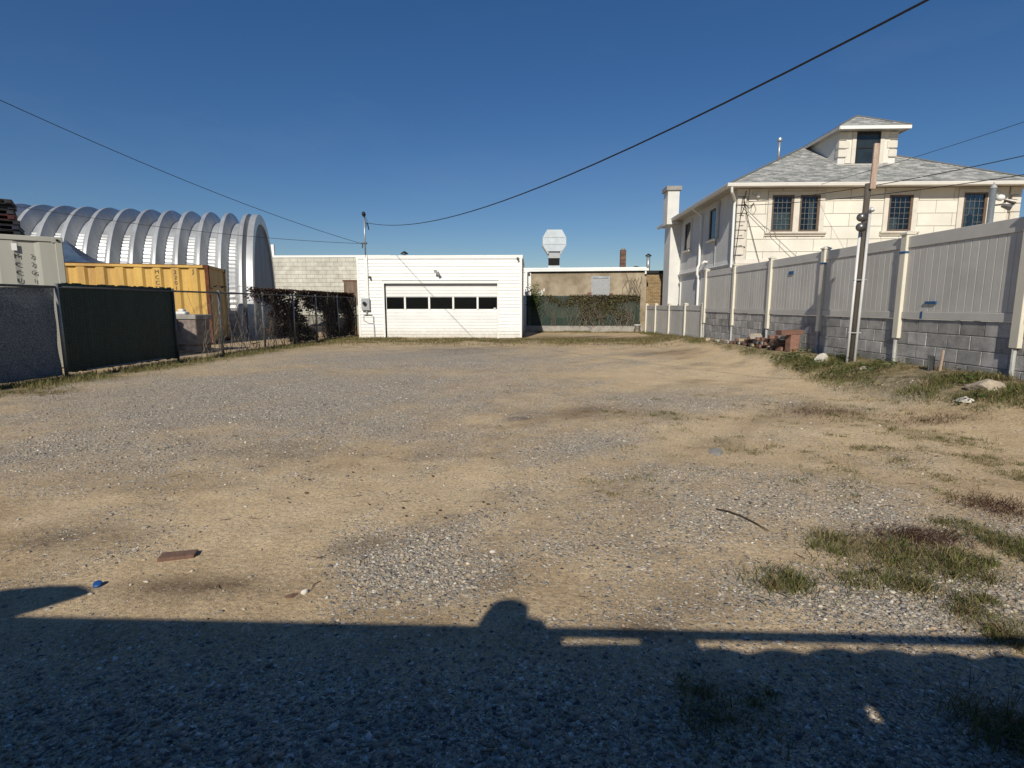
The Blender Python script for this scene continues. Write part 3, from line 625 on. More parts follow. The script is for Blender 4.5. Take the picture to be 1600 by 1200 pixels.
for s in (-1, 1):
    a, c = sorted((cxd+s*ow, cxd+s*(ow+.14))); pbox('window_surround', a, c, dy-.055, dy-.002, zb(dy)+.0, dzt-.05, 'stone_trim', dm)
    a, c = sorted((cxd+s*(ow+.145), cxd+s*(ow+.34))); pbox('stucco_panel', a, c, dy-.03, dy-.002, zb(dy)+.02, dzt-.05, 'stucco_cream', dm)
    for q in range(4):
        z1 = dzt-.06-q*.30; wq = .30 if q % 2 == 0 else .36
        e = cxd+s*(dx1-cxd+.02); a, c = sorted((e, e-s*wq))
        if z1-.25 > zb(dy)-.02: pbox('quoin', a, c, dy-.06, dy+.16, z1-.25, z1, 'stone_trim', dm, .014)
droof = roof_obj('dormer_roof', (cxd-1.23, cxd+1.23, dy-.4, DB+.4, 7.52, .56), dm)
MB().box(cxd-1.21, cxd+1.21, dy-.38, DB+.3, 7.44, 7.47).build('soffit', 'soffit', dm)
MB().box(cxd-1.22, cxd+1.22, dy-.42, dy-.381, 7.40, 7.51).build('fascia', 'white_trim', dm)
for s in (-1, 1): a, c = sorted((cxd+s*1.211, cxd+s*1.235)); MB().box(a, c, dy-.38, DB+.3, 7.40, 7.51).build('fascia', 'soffit', dm)
for s in (-1, 1): MB().tube([(cxd+s*1.23, dy-.4, 7.535), (cxd, dy-.4+1.23, 7.535+1.23*.56)], .03, 6).build('hip_cap', 'shingle', dm)
MB().box(dx0-.1, dx1+.1, dy-.12, dy-.06, zb(dy)-.1, zb(dy)-.02).build('flashing', 'soffit', dm)
# roof stack and chimney
st = MB().lathe([(.055, 0), (.055, .95)], (10.62-HX0, 25.0-HY0, 7.35), 12).build('roof_stack', 'galvanised', house, smooth=True)
MB().lathe([(.10, .92), (.11, .97), (.09, 1.04)], (10.62-HX0, 25.0-HY0, 7.35), 12).build('stack_cap', 'galvanised', st)
MB().lathe([(.13, -.1), (.09, .2)], (10.62-HX0, 25.0-HY0, 7.35), 12).build('stack_flashing', 'grey_paint_dark', st)
ch = MB().box(6.22-HX0, 6.74-HX0, 26.1-HY0, 26.9-HY0, 5.0, 6.55).build('chimney', 'stucco_white', house)
MB().box(6.14-HX0, 6.82-HX0, 26.02-HY0, 26.98-HY0, 6.50, 6.68).build('chimney_cap', 'concrete', ch)
MB().box(6.42-HX0, 6.56-HX0, 26.4-HY0, 26.6-HY0, 6.68, 6.75).build('chimney_pot', 'plastic_black', ch)
MB().box(6.45-HX0, -.002, 26.3-HY0, 27.4-HY0, 0, 5.18).build('chimney_breast', 'stucco_white', house)
# pipe and floodlights standing before the right window
mp_ = empty('vent_pipe', (14.65-.25, 18.2, 0), 0, 'grey steel vent pipe with domed cap and lamps before the house window', 'pipe')
MB().tube([(0, 0, 0), (0, 0, 4.92)], .085, 14).build('pipe', 'grey_paint_dark', mp_, smooth=True)
MB().lathe([(.095, 0), (.095, .04), (.06, .1), (.03, .13), (.02, .19)], (0, 0, 4.90), 14).build('pipe_cap', 'grey_paint', mp_, smooth=True)
MB().lathe([(.02, -.1), (.10, -.06), (.12, .0), (.10, .06), (.02, .1)], (.20, -.05, 4.62), 14).build('round_lamp', 'white_trim', mp_, smooth=True)
MB().tube([(.05, 0, 4.4), (.3, -.05, 4.42), (.42, -.05, 4.6)], .03, 6).tube([(.22, -.1, 4.38), (.42, -.25, 4.28)], [.05, .11], 10).tube([(.3, -.1, 4.55), (.55, -.2, 4.45)], [.04, .09], 10).build('floodlight', 'lamp_metal', mp_)

# ---------------------------------------------------------------- leaning pole in the verge
pole = empty('utility_pole', (5.60, 9.72, float(gz(5.6, 9.72))), 0, 'short leaning wooden pole with white conduits and raw plank nailed on top', 'pole')
z0 = pole.location.z
def pz(z): return z-z0
MB().tube([(.0, .0, -.2), (.02, .0, 1.2), (.04, 0, pz(3.32))], [.055, .052, .048], 10).build('shaft', 'wood_pole', pole, smooth=True)
piece('plank', (.09, .035, .72), .003, 'plank', pole, (.075, -.075, pz(3.58)), rot=(0, R(1), 0))
MB().tube([(-.085, -.05, -.1), (-.055, -.05, pz(2.55))], .022, 8).build('conduit', 'pvc', pole, smooth=True)
MB().tube([(.03, -.07, -.1), (.055, -.075, 1.5), (.065, -.075, pz(2.83)), (.065, -.11, pz(2.9)), (.065, -.15, pz(2.86))], [.024, .024, .024, .03, .034], 8).build('conduit', 'pvc', pole, smooth=True)
for zc in (.5, 1.4): MB().tube([(-.12+zc*.02, -.055, zc), (.08+zc*.02, -.09, zc)], .012, 6).build('strap', 'galvanised', pole)
for zc in (2.76, 2.60):
    l_ = MB().tube([(-.0, -.03, pz(zc)), (-.10, -.06, pz(zc))], .03, 8).tube([(-.09, -.04, pz(zc)), (-.10, -.12, pz(zc)-.005), (-.11, -.20, pz(zc)-.015)], [.04, .072, .075], 12).build('floodlight', 'lamp_metal', pole, smooth=True)

# ---------------------------------------------------------------- overhead cables
def cable(pts, r, label, n=40):
    """smooth curve through a start, a low point and an end: z is quadratic in plan distance"""
    a, m_, c = map(Vector, pts); t = ((m_-a).to_2d().length)/((c-a).to_2d().length)
    B_ = c.z-a.z; q = (m_.z-a.z-t*B_)/(t*t-t)
    P = [(a.x+(c.x-a.x)*s, a.y+(c.y-a.y)*s, a.z+B_*s+q*(s*s-s)) for s in [i/n for i in range(n+1)]]
    o = MB().tube(P, r, 6).build('overhead_cable', 'cable', None, smooth=True); return tag(o, label, 'cable', 'overhead cables')
cable([(-6.33, 21.5, 4.45), (-6.33+15.33*.4, 21.5-27.5*.4, 3.34), (9.0, -6.0, 5.75)], .010, 'thick black cable sagging from garage mast over the lot')
cable([(-6.70, 21.53, 3.70), (-9.2, 16.4, 4.55), (-14.6, 5.6, 7.9)], .008, 'thin black wire climbing steeply from garage mast clamp')
cable([(-6.70, 21.53, 3.68), (-11.5, 19.2, 3.85), (-19.5, 15.4, 4.95)], .008, 'thin black wire crossing in front of arched steel hut')
cable([(9.40, 18.80, 5.20), (10.16, 15.5, 5.20), (12.2, 7.0, 5.75)], .006, 'thin wire rising from the house gutter')
cable([(7.05, 19.22, 4.72), (8.94, 15.9, 4.52), (14.0, 8.3, 5.25)], .010, 'upper black cable from house corner bracket past the pole')
cable([(7.05, 19.22, 4.62), (9.05, 15.73, 4.27), (14.0, 8.3, 4.45)], .010, 'lower black cable from house corner bracket past the pole')
# ---------------------------------------------------------------- chain link fence on the left
LR = -math.atan(.071)
lf = empty('chain_link_fence', (-9.07, 0, 0), LR, 'long chain link fence with dark privacy screens and bare wire bays', 'fence')
LP = [4.9, 7.2, 9.5, 12.35, 14.0, 16.0, 17.8, 19.4, 21.2, 23.1]
for s in LP:
    lean = .12 if s == 21.2 else 0
    MB().tube([(0, s+lean, -.1), (0, s, 1.68)], .030, 10).build('post', 'rail_dark' if s in (12.35,) else 'wire', lf, smooth=True)
for a, c in zip(LP[:-1], LP[1:]):
    MB().tube([(0, a, 1.62), (0, c, 1.62)], .021, 8).build('top_rail', 'rail_dark', lf, smooth=True)
def chain(a, c, z0, z1, d=.058, r=.0022):
    mb_v = []; mb_f = []; n = int((c-a)/d); m = int((z1-z0)/(d/2)); k = 0
    for i in range(n):
        y0 = a+i*d
        pts = [(0.004*(1 if j % 2 else -1), y0+(d if (j % 2) else 0)+(.0 if j % 2 else 0), z0+j*d/2) for j in range(m+1)]
        for j, p in enumerate(pts):
            for q in range(3):
                t = 2*math.pi*q/3; mb_v.append((p[0]+r*math.cos(t), p[1]+r*math.sin(t), p[2]))
        for j in range(m):
            for q in range(3): mb_f.append((k+j*3+q, k+j*3+(q+1) % 3, k+(j+1)*3+(q+1) % 3, k+(j+1)*3+q))
        k += 3*(m+1)
    o = arr_mesh('wire_mesh', np.array(mb_v), np.array(mb_f), 'wire', lf); tag(o, kind='stuff'); return o
for a, c in zip(LP[:-1], LP[1:]): chain(a+.03, c-.03, .06, 1.60)
# grey shade cloth on the near bays
for a, c in ((4.9, 7.2), (7.2, 9.5)):
    n = 40; V_ = []; F_ = []
    for i in range(n+1):
        for j in range(13):
            y = a+.03+(c-a-.06)*i/n; zz_ = .05+1.57*j/12
            V_.append((-.05+.022*math.sin(i*.55+j*.35)+.012*math.sin(j*1.1+i*.8), y, zz_-(.03*math.sin(math.pi*i/n) if j == 12 else 0)))
    for i in range(n):
        for j in range(12): k = i*13+j; F_.append((k, k+13, k+14, k+1))
    arr_mesh('shade_cloth', np.array(V_), np.array(F_), 'fabric_grey', lf, smooth=True)
s = 9.56
while s < 12.28:
    piece('slat', (.012, .062, 1.60+random.uniform(-.02, .03)), .003, 'green_slat', lf, (-.02, s+.03, .09+.80)); s += .068
MB().tube([(.02, 9.9, .10), (.02, 11.9, .12)], .016, 6).build('bottom_rail', 'wire', lf)

# ---------------------------------------------------------------- containers
def container(name, corner, d, L, H, m, label, period, end_rust, dep=.06):
    """corner: right front bottom corner; d: unit vector leftwards along the long side"""
    ang = math.atan2(-d[1], -d[0])            # local +x points right along the side, local +y to the back
    e = empty(name, (*corner, 0), ang, label, 'container')
    W = 2.44; pts = []; x = -L+.12
    prof = []
    while x < -.12-period*.5:
        prof += [(x, .0), (x+period*.36, .0), (x+period*.5, dep), (x+period*.86, dep)]; x += period
    prof += [(x, 0), (-.10, 0)]
    V_ = []; F_ = []
    for (px, py) in prof: V_ += [(px, py+.02, .16), (px, py+.02, H-.11)]
    for i in range(len(prof)-1): F_.append((2*i, 2*i+2, 2*i+3, 2*i+1))
    MB().add(V_, F_).build('side_panel', m, e)
    MB().box(-L+.05, -.05, .12, W-.05, .15, H-.05).build('body', m, e)
    for cx in (-L, -.12):
        for cy in (0, W-.12): pbox('corner_post', cx, cx+.12, cy, cy+.12, .12, H-.1, m if not end_rust or cx < -1 or cy > 0 else 'rust', e, .01)
    pbox('top_rail', -L+.12, -.12, 0, .09, H-.10, H, m, e, .01); pbox('bottom_rail', -L+.12, -.12, 0, .09, .02, .16, m, e, .01)
    pbox('top_rail', -.09, 0, .121, W-.12, H-.10, H, m, e, .01)
    for cx in (-L, -.17):
        for cy in (-.004, W-.17):
            for cz in (0, H-.118): pbox('corner_casting', cx, cx+.178, cy, cy+.17, cz, cz+.122, 'rust' if end_rust else m, e, .012)
    if end_rust: pbox('rust_strip', -L+.2, -.2, -.006, .06, H-.012, H+.006, 'rust', e, .002)
    return e, H
ec, H_ = container('shipping_container', (-10.55, 17.75), (-.953, -.302), 12.1, 2.60, 'container_yellow', 'yellow rusty shipping container behind bare wire bays', .52, True)
wc, H2 = container('shipping_container', (-9.53, 11.02), (-.75, -.6614), 6.06, 2.66, 'container_white', 'off-white shipping container behind the shade cloth', .62, False, .022)
# vertical lettering on both
for par, x1, x2, zt, sz, gap, words in ((wc, -.72, -.49, 2.32, .115, .158, ('MCCU', '22G1')), (ec, -1.49, -.97, 2.40, .17, .17, ('MCCU', '2201'))):
    for xx, wd in zip((x1, x2), words):
        for q, chx in enumerate(wd): text_part(chx, sz, 'letter_black', par, (xx, .015, zt-.1-q*gap), (R(90), 0, 0))
text_part('J', .2, 'letter_black', ec, (-.45, .015, 2.33), (R(90), 0, 0))
MB().box(-.78, -.70, -.012, -.002, 2.36, 2.50).build('label_plate', 'white_trim', wc)
MB().tube([(-.10, -.02, 2.60), (-.06, -.02, 2.60)], .02, 8).build('lock_hole', 'plastic_black', wc)
# stack of dark pallets on the off-white container
for q in range(7):
    mt = ['pallet_dark', 'pallet_blue', 'pallet_dark', 'pallet_red', 'pallet_dark', 'pallet_blue', 'pallet_dark'][q]
    off = -.09 if q >= 3 else (-.02 if q < 2 else -.05)
    e = empty('pallet', (0, 0, 0), 0, ['black plastic pallet at the bottom of the stack on container', 'dark blue pallet second from the bottom of the stack', 'black pallet third from the bottom of the stack', 'dark red pallet in the middle of the stack', 'black pallet just above the dark red one', 'dark blue pallet second from top of the stack', 'black pallet at the top of the stack on container'][q], 'pallet', 'pallets stacked on the off-white container')
    Mx = wc.matrix_basis.copy(); Mx = Matrix.Translation(wc.location) @ Matrix.Rotation(wc.rotation_euler.z, 4, 'Z')
    e.location = Mx @ Vector((-1.14+off, .75+random.uniform(-.03, .03), H2+.008+q*.098)); e.rotation_euler = (0, 0, wc.rotation_euler.z+random.uniform(-.06, .06))
    for k in range(6): piece('deck_board', (1.1, .12, .018), .003, mt, e, (0, -.45+k*.18, .086))
    for k in (-1, 0, 1): piece('runner', (.10, 1.05, .06), .004, mt, e, (k*.49, 0, .046))
    for k in (-1, 0, 1): piece('deck_board', (1.1, .12, .014), .003, mt, e, (0, k*.45, .008))
# blue pointed tarp behind
t_ = empty('tarp_canopy', (-16.9, 19.9, 0), .3, 'dark blue pointed tarp canopy behind the containers', 'canopy')
MB().add([(-1.1, -.8, 2.85), (.85, -.8, 2.82), (.9, .9, 2.82), (-1.1, .9, 2.85), (-.18, .05, 3.66), (-.5, -.4, 3.2), (.4, -.42, 3.08), (.4, .5, 3.1), (-.55, .5, 3.2)],
         [(0, 5, 4, 8, 3), (0, 1, 6, 5), (5, 6, 4), (1, 2, 7, 6), (6, 7, 4), (2, 3, 8, 7), (7, 8, 4)]).build('canopy_top', 'tarp_blue', t_)
for a, c in ((-1.05, -.75), (.82, -.75), (.85, .85), (-1.05, .85)): MB().tube([(a, c, 0), (a, c, 2.86)], .02, 6).build('leg', 'wire', t_)

# ---------------------------------------------------------------- arched steel hut
hang = math.atan2(.326, .945)
hut = empty('steel_hut', (-11.36, 22.0, 0), hang, 'arched ribbed steel hut rising behind the containers', 'hut')
# local: +x to the right end (0 = end wall), -x along the axis, y across (0 near base, 7.5 far base)
HWd, HHt = 7.5, 5.16
def arc(t, off):
    """t 0..1 near base to far base; off = outward offset"""
    a = math.pi*(1-t); ex = 2/2.35
    c, s = math.cos(a), math.sin(a)
    px = math.copysign(abs(c)**ex, c)*(HWd/2-.05+off); pz_ = abs(s)**ex*(HHt-.2+off)
    return (HWd/2+px, pz_)
PER = .76; NA = 150
prof = [(0, .0), (.25, .0), (.35, .26), (.43, .40), (.49, .43), (.58, .43), (PER, .0)]
ts = [0.0]
for k in range(NA): ts.append((k+1)/NA)
V_ = []; F_ = []
for ti, t in enumerate(ts):
    for pi_, (ax, off) in enumerate(prof):
        cr = (.022 if (ti % 2 and pi_ in (0, 1, 6) and (t < .30 or t > .70)) else 0)
        y, zz_ = arc(t, off+cr); V_.append((-PER+ax, y, zz_))
np_ = len(prof)
for i in range(len(ts)-1):
    for j in range(np_-1): F_.append((i*np_+j, i*np_+j+1, (i+1)*np_+j+1, (i+1)*np_+j))
rib0 = MB().add(V_, F_).build('rib', 'hut_steel', hut); rib0.location = (-.12, 0, 0)
for k in range(1, 21):
    o = rib0.copy(); COL.objects.link(o); o.parent = hut; o.location = (-.12-k*PER, 0, 0)
# end wall with its rim
pl = [arc(t, .0) for t in ts]; rim = [arc(t, .41) for t in ts]
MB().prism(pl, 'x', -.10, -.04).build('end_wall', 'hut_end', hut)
V_ = []; F_ = []
for i in range(len(ts)):
    V_ += [(-.14, *rim[i]), (.10, *rim[i]), (.10, *pl[i]), (-.14, *pl[i])]
for i in range(len(ts)-1):
    for j in range(4): F_.append((i*4+j, i*4+(j+1) % 4, (i+1)*4+(j+1) % 4, (i+1)*4+j))
MB().add(V_, F_).build('end_rim', 'hut_steel', hut)
for k in range(28):
    y = .25+k*.26; c_ = max(0.0, 1-abs((y-HWd/2)/(HWd/2-.05))**2.35)**(1/2.35)*(HHt-.2)
    if c_ > .5: MB().prism([(-.035, y-.05), (.01, y-.02), (.01, y+.02), (-.035, y+.05)], 'z', 0, c_-.03).build('end_corrugation', 'hut_end', hut)

# ---------------------------------------------------------------- buildings at the back
bw = empty('block_building', (-17.6, 34.0, 0), 0, 'white painted concrete block building behind the garage', 'building')
MB().box(0, 8.9, .09, 8, 0, 4.22).build('wall_core', 'mortar_white', bw)
z = 4.20; r_ = 0
while z > .9:
    x = .6-(.25 if r_ % 2 else 0)
    while x < 8.5:
        piece('block', (.493, .08, .241), .006, 'block_white', bw, (x+.25, .05+random.uniform(-.003, .003), z-.125)); x += .50
    z -= .25; r_ += 1
pbox('coping', -.05, 8.9, -.02, .35, 4.22, 4.36, 'white_trim', bw)
pbox('flue', 1.32, 1.50, .3, .44, 4.36, 5.06, 'white_trim', bw)
pbox('boarded_window', 5.93, 7.6, -.03, .008, 1.3, 2.80, 'plywood', bw)
MB().box(5.87, 7.66, -.05, -.032, 2.78, 2.85).build('lintel', 'rust', bw)

br_ = empty('stucco_building', (-.4, 29.0, 0), 0, 'low brown stained stucco building with white roof edge behind green fence', 'building')
MB().box(.38, 6.38, .0, 6, 0, 3.02).build('wall', 'stucco_brown', br_)
MB().box(-.9, .375, -.05, 6, 0, 3.12).build('white_wing', 'white_trim', br_)
MB().box(.05, .18, -.35, -.055, 1.9, 3.0).box(.05, .28, -.34, -.055, 3.0, 3.06).build('wing_post', 'white_trim', br_)
MB().prism([(.0, 3.03), (6.45, 3.075), (6.45, 3.20), (.0, 3.13)], 'y', -.16, 6).build('roof_edge', 'white_trim', br_)
MB().prism([(-.95, 3.14), (6.35, 3.205), (6.35, 3.26), (-.95, 3.22)], 'y', -.05, 6).build('roof_edge', 'white_trim', br_)
MB().prism([(.4, 2.98), (6.4, 3.03), (6.4, 3.072), (.4, 3.027)], 'y', -.08, -.002).build('gutter', 'plastic_black', br_)
MB().tube([(6.3, -.12, 3.05), (6.3, -.12, 2.9)], .05, 8).build('spout', 'white_trim', br_)
wf = MB().box(3.52, 3.60, -.06, -.002, 1.5, 2.80).box(4.40, 4.48, -.06, -.002, 1.5, 2.80).box(3.60, 4.40, -.059, -.002, 2.70, 2.80).build('window', 'galvanised', br_)
MB().box(3.60, 4.40, -.03, -.003, 1.45, 2.70).build('pane', 'grey_paint', wf)
MB().box(3.40, 4.60, -.03, -.001, 2.80, 2.92).box(3.38, 3.52, -.03, -.001, 1.4, 2.80).box(4.48, 4.62, -.03, -.001, 1.4, 2.80).build('window_surround', 'stucco_brown', wf)
for k, (x, zz_) in enumerate(((3.44, 1.95), (3.40, 1.86), (3.46, 1.77), (3.4, 1.68), (4.55, 1.9), (4.57, 1.8), (4.54, 1.7))): piece('brick', (.19, .05, .075), .004, 'brick_red', br_, (x, -.045, zz_))
for a, c, d, e in ((.75, 1.05, 1.75, 2.1), (.6, .85, 1.5, 1.85), (1.0, 1.12, 2.0, 2.2)): 
    n = 9; pts = [((a+c)/2+(c-a)/2*math.cos(q*6.283/n)*random.uniform(.6, 1.1), (d+e)/2+(e-d)/2*math.sin(q*6.283/n)*random.uniform(.6, 1.1)) for q in range(n)]
    MB().prism(pts, 'y', -.02, -.001).build('paint_patch', 'off_white', br_)
hood = empty('exhaust_hood', (1.24, 31.0, 3.05), 0, 'large octagonal sheet metal exhaust hood on duct above stucco building', 'hood')
MB().box(-.33, .33, -.3, .3, 0, .42).build('duct', 'sheet_metal', hood)
MB().box(-.30, .30, -.26, .3, .42, .82).build('duct_opening', 'shade_black', hood)  # solid black box, its colour stands in for the shade inside the opening
MB().box(-.33, .33, -.32, .3, .82, 1.10).build('duct_collar', 'grey_paint', hood)
oc = [(-.64, 1.55), (-.40, 1.18), (.40, 1.18), (.64, 1.55), (.64, 1.92), (.40, 2.33), (-.40, 2.33), (-.64, 1.92)]
MB().prism(oc, 'y', -.42, .45).build('hood_shell', 'sheet_metal', hood)
for zz_, hw in ((1.55, .655), (1.92, .655)): MB().box(-hw, hw, -.435, -.4, zz_-.015, zz_+.015).build('seam', 'galvanised', hood)
MB().prism([(-.66, 1.50), (-.34, 1.02), (-.30, 1.10), (-.62, 1.56)], 'y', -.44, .46).prism([(.66, 1.50), (.34, 1.02), (.30, 1.10), (.62, 1.56)], 'y', -.44, .46).build('hood_lip', 'galvanised', hood)
bc = empty('brick_chimney', (5.05, 31.0, 3.1), 0, 'narrow dark red brick chimney on stucco building roof', 'chimney')
zc = 0; k = 0
while zc < 1.2:
    for j in range(2):
        if k % 2: piece('brick', (.15, .30, .07), .005, 'brick_brown', bc, (-.077+j*.154, 0, zc+.037))
        else: piece('brick', (.30, .148, .07), .005, 'brick_brown', bc, (0, -.077+j*.154, zc+.037))
    zc += .077; k += 1
MB().lathe([(.08, 1.2), (.09, 1.33)], (0, 0, 0), 10).build('flue_pot', 'galvanised', bc)
vp = empty('flue_pipe', (6.45, 31.0, 3.0), 0, 'galvanised flue pipe with conical cap beside the tan brick wall', 'pipe')
MB().lathe([(.10, 0), (.10, .95)], (0, 0, 0), 12).build('pipe', 'galvanised', vp, smooth=True)
MB().lathe([(.18, .98), (.17, 1.02), (.03, 1.12)], (0, 0, 0), 12).build('cap', 'plastic_black', vp)
dv = MB().lathe([(.34, 0), (.33, .08), (.22, .2), (.05, .26)], (0, 0, 0), 14).build('roof_ventilator', 'rail_dark', None, (5.75, 30.8, 3.18), smooth=True); tag(dv, 'small dark domed roof ventilator between chimney and flue pipe', 'vent')
yb = empty('brick_building', (5.99, 30.0, 0), 0, 'tan brick wall with dark roof edge next to the house', 'building')
MB().box(0, 3.2, .06, 5, 0, 3.0).build('wall_core', 'mortar', yb)
z = 0.9; r_ = 0
while z < 2.92:
    x = 0 if r_ % 2 else -.11
    while x < 1.45:
        a = max(0, x); piece('brick', (min(.212, x+.212-a+.0), .10, .068), .004, 'brick_tan', yb, ((a+x+.212)/2, .05, z+.034)); x += .222
    z += .078; r_ += 1
MB().box(-.02, 3.3, -.10, 5, 3.0, 3.14).build('roof_edge', 'plastic_black', yb)

# ---------------------------------------------------------------- green screened fence and curb at the back
gf = empty('screened_fence', (.0, 27.3, 0), 0, 'green slatted chain link fence on low curb across the back', 'fence')
for x in (-.2, 1.15, 2.5, 3.85, 5.2): MB().tube([(x, .0, 0), (x, .0, 1.78)], .03, 8).build('post', 'rail_dark', gf, smooth=True)
MB().tube([(-.3, 0, 1.75), (5.35, 0, 1.75)], .02, 8).build('top_rail', 'rail_dark', gf)
b = MB(); x = -.25
while x < 5.3: b.box(x, x+.052, -.03+random.uniform(-.004, .004), -.022, .30, 1.74+random.uniform(-.015, .02)); x += .056
tag(b.build('slats', 'green_screen', gf), kind='stuff')
cb = MB().box(-.3, 5.5, -.12, .12, -.05, .29).build('curb', 'concrete', None, (0, 27.3, 0), bevel=.015); tag(cb, 'low concrete curb under the green slatted fence', 'curb')
bk = empty('bucket', (5.15, 26.75, 0), 0, 'white plastic bucket at the end of the curb', 'bucket')
MB().lathe([(.12, 0), (.15, .34), (.165, .34), (.165, .37), (.145, .37)], (0, 0, 0), 16).build('pail', 'white_trim', bk, smooth=True)
MB().tube([(-.16, 0, .34), (-.14, -.08, .24), (0, -.17, .18), (.14, -.08, .24), (.16, 0, .34)], .005, 6).build('handle', 'wire', bk)
# stained concrete block behind the wire bay
cbk = empty('concrete_block', (-9.46, 14.55, 0), LR, 'stained concrete barrier block behind the bare wire bay', 'block')
MB().box(-.42, .36, 0, .6, .05, 1.0).build('body', 'concrete_stain', cbk, bevel=.02)
MB().box(-.46, .40, -.04, .64, .92, 1.05).build('cap', 'concrete', cbk, bevel=.015); MB().box(-.45, .39, -.03, .63, .20, .24).build('lip', 'rust', cbk)
wb = MB().box(-.16, .14, -.1, .12, 0, .08).box(-.1, .06, -.06, .1, .08, .15).build('white_rag', 'white_trim', None, (-9.62, 14.8, 1.05), bevel=.02); tag(wb, 'crumpled white rag lying on the stained concrete block', 'rag')
# ---------------------------------------------------------------- screened gate fence at the photographer's back (its shadow crosses the lot)
ff = empty('screened_fence', (0, -.15, 0), 0, 'dark mesh-screened front fence whose shadow crosses the near gravel', 'fence')
FT = 1.462
for x in (-4.4, -2.75, .12, 3.2): MB().tube([(x, -.03, -.05), (x, -.03, FT)], .03, 10).build('post', 'rail_dark', ff, smooth=True)
for a, c in ((-4.4, .12), (.12, 3.2)): MB().tube([(a, 0, FT-.024), (c, 0, FT-.024)], .022, 8).build('top_rail', 'rail_dark', ff, smooth=True)
n = 260; m_ = 40; V_ = []; F_ = []
xs_ = np.linspace(-4.4, 3.2, n+1)
rr = random.Random(4)
for i, x in enumerate(xs_):
    # cloth is laced over the rail on the left, hangs a little below it on the right
    top = FT-.012
    if -.30 < x < .02: top = FT-.072
    if x > .22: top = FT-.088+.022*abs(math.sin(x*15))
    for j in range(m_+1):
        V_.append((x, .012*math.sin(x*7+j*.2), .03+(top-.03)*j/m_))
holes = {(176, 33)}
for i in range(n):
    for j in range(m_):
        if (i, j) in holes: continue
        k = i*(m_+1)+j; F_.append((k, k+m_+1, k+m_+2, k+1))
arr_mesh('screen_cloth', np.array(V_), np.array(F_), 'fabric_black', ff, smooth=True)
# unseen lump added on the fence, shaped to cast a rounded shadow
tb = MB()
ring = 14
prof_ = [(-.34, .03), (-.30, .13), (-.2, .20), (-.05, .22), (.10, .19), (.22, .13), (.30, .05), (.33, .01)]
for k, (t, r) in enumerate(prof_):
    for q in range(ring):
        a = 2*math.pi*q/ring; w_ = 1+.07*math.sin(q*3+k)
        tb.v.append((t, r*.45*math.cos(a)*w_, r*.50*math.sin(a)*w_+t*.30))
for k in range(len(prof_)-1):
    for q in range(ring): tb.f.append((k*ring+q, k*ring+(q+1) % ring, (k+1)*ring+(q+1) % ring, (k+1)*ring+q))
tb.f += [tuple(range(ring))[::-1], tuple(range((len(prof_)-1)*ring, len(prof_)*ring))]
tbo = tb.build('shadow_lump', 'lump_grey', None, (-2.80, -.15, FT+.03), smooth=True); tag(tbo, 'unseen grey lump added on the front fence to cast a rounded shadow', 'shadow caster')
# photographer standing behind the fence
px_, py_ = -.60, -.47
pe = empty('person', (px_, py_, 0), 0, 'person in dark jacket and cap whose head shadow falls on gravel', 'person')
bm = bmesh.new(); sk = []
def jv(p, r): v = bm.verts.new(p); sk.append(r); return v
pel = jv((0, 0, .92), (.15, .11)); che = jv((0, .0, 1.25), (.17, .115)); nk = jv((0, .0, 1.44), (.055, .055)); hd = jv((0, .02, 1.53), (.07, .08)); ht = jv((0, .02, 1.66), (.08, .095))
bm.edges.new((pel, che)); bm.edges.new((che, nk)); bm.edges.new((nk, hd)); bm.edges.new((hd, ht))
for s in (-1, 1):
    hp = jv((s*.10, 0, .86), (.09, .09)); kn = jv((s*.11, .02, .48), (.06, .06)); an = jv((s*.11, -.01, .09), (.042, .042)); to = jv((s*.12, .17, .04), (.04, .03))
    sh = jv((s*.18, 0, 1.37), (.06, .06)); 
    if s > 0: el = jv((.36, .06, 1.16), (.045, .045)); wr = jv((.50, .235, 1.22), (.03, .03))
    else: el = jv((-.25, -.02, 1.09), (.045, .045)); wr = jv((-.24, .08, .86), (.03, .03))
    for a, c in ((pel, hp), (hp, kn), (kn, an), (an, to), (che, sh), (sh, el), (el, wr)): bm.edges.new((a, c))
me = bpy.data.meshes.new('body'); bm.to_mesh(me); bm.free()
bo = bpy.data.objects.new('body', me); link(bo, pe)
md = bo.modifiers.new('skin', 'SKIN')
for v, r in zip(me.skin_vertices[0].data, sk): v.radius = r
me.skin_vertices[0].data[0].use_root = True
bo.modifiers.new('sub', 'SUBSURF').levels = 2
dg = bpy.context.evaluated_depsgraph_get(); me2 = bpy.data.meshes.new_from_object(bo.evaluated_get(dg)); bo.modifiers.clear(); bo.data = me2
me2.materials.clear(); me2.materials.append(M('cloth_dark')); me2.materials.append(M('skin'))
for p in me2.polygons:
    p.use_smooth = True
    c = p.center
    if (c.z > 1.43 and abs(c.x) < .12): p.material_index = 1
MB().lathe([(.095, 1.63), (.10, 1.68), (.085, 1.745), (.04, 1.77)], (0, .02, 0), 16).prism([(.05, .10), (.17, .06), (.18, -.0), (.07, -.04)], 'z', 1.655, 1.668).build('cap', 'cloth_dark', pe, smooth=True)
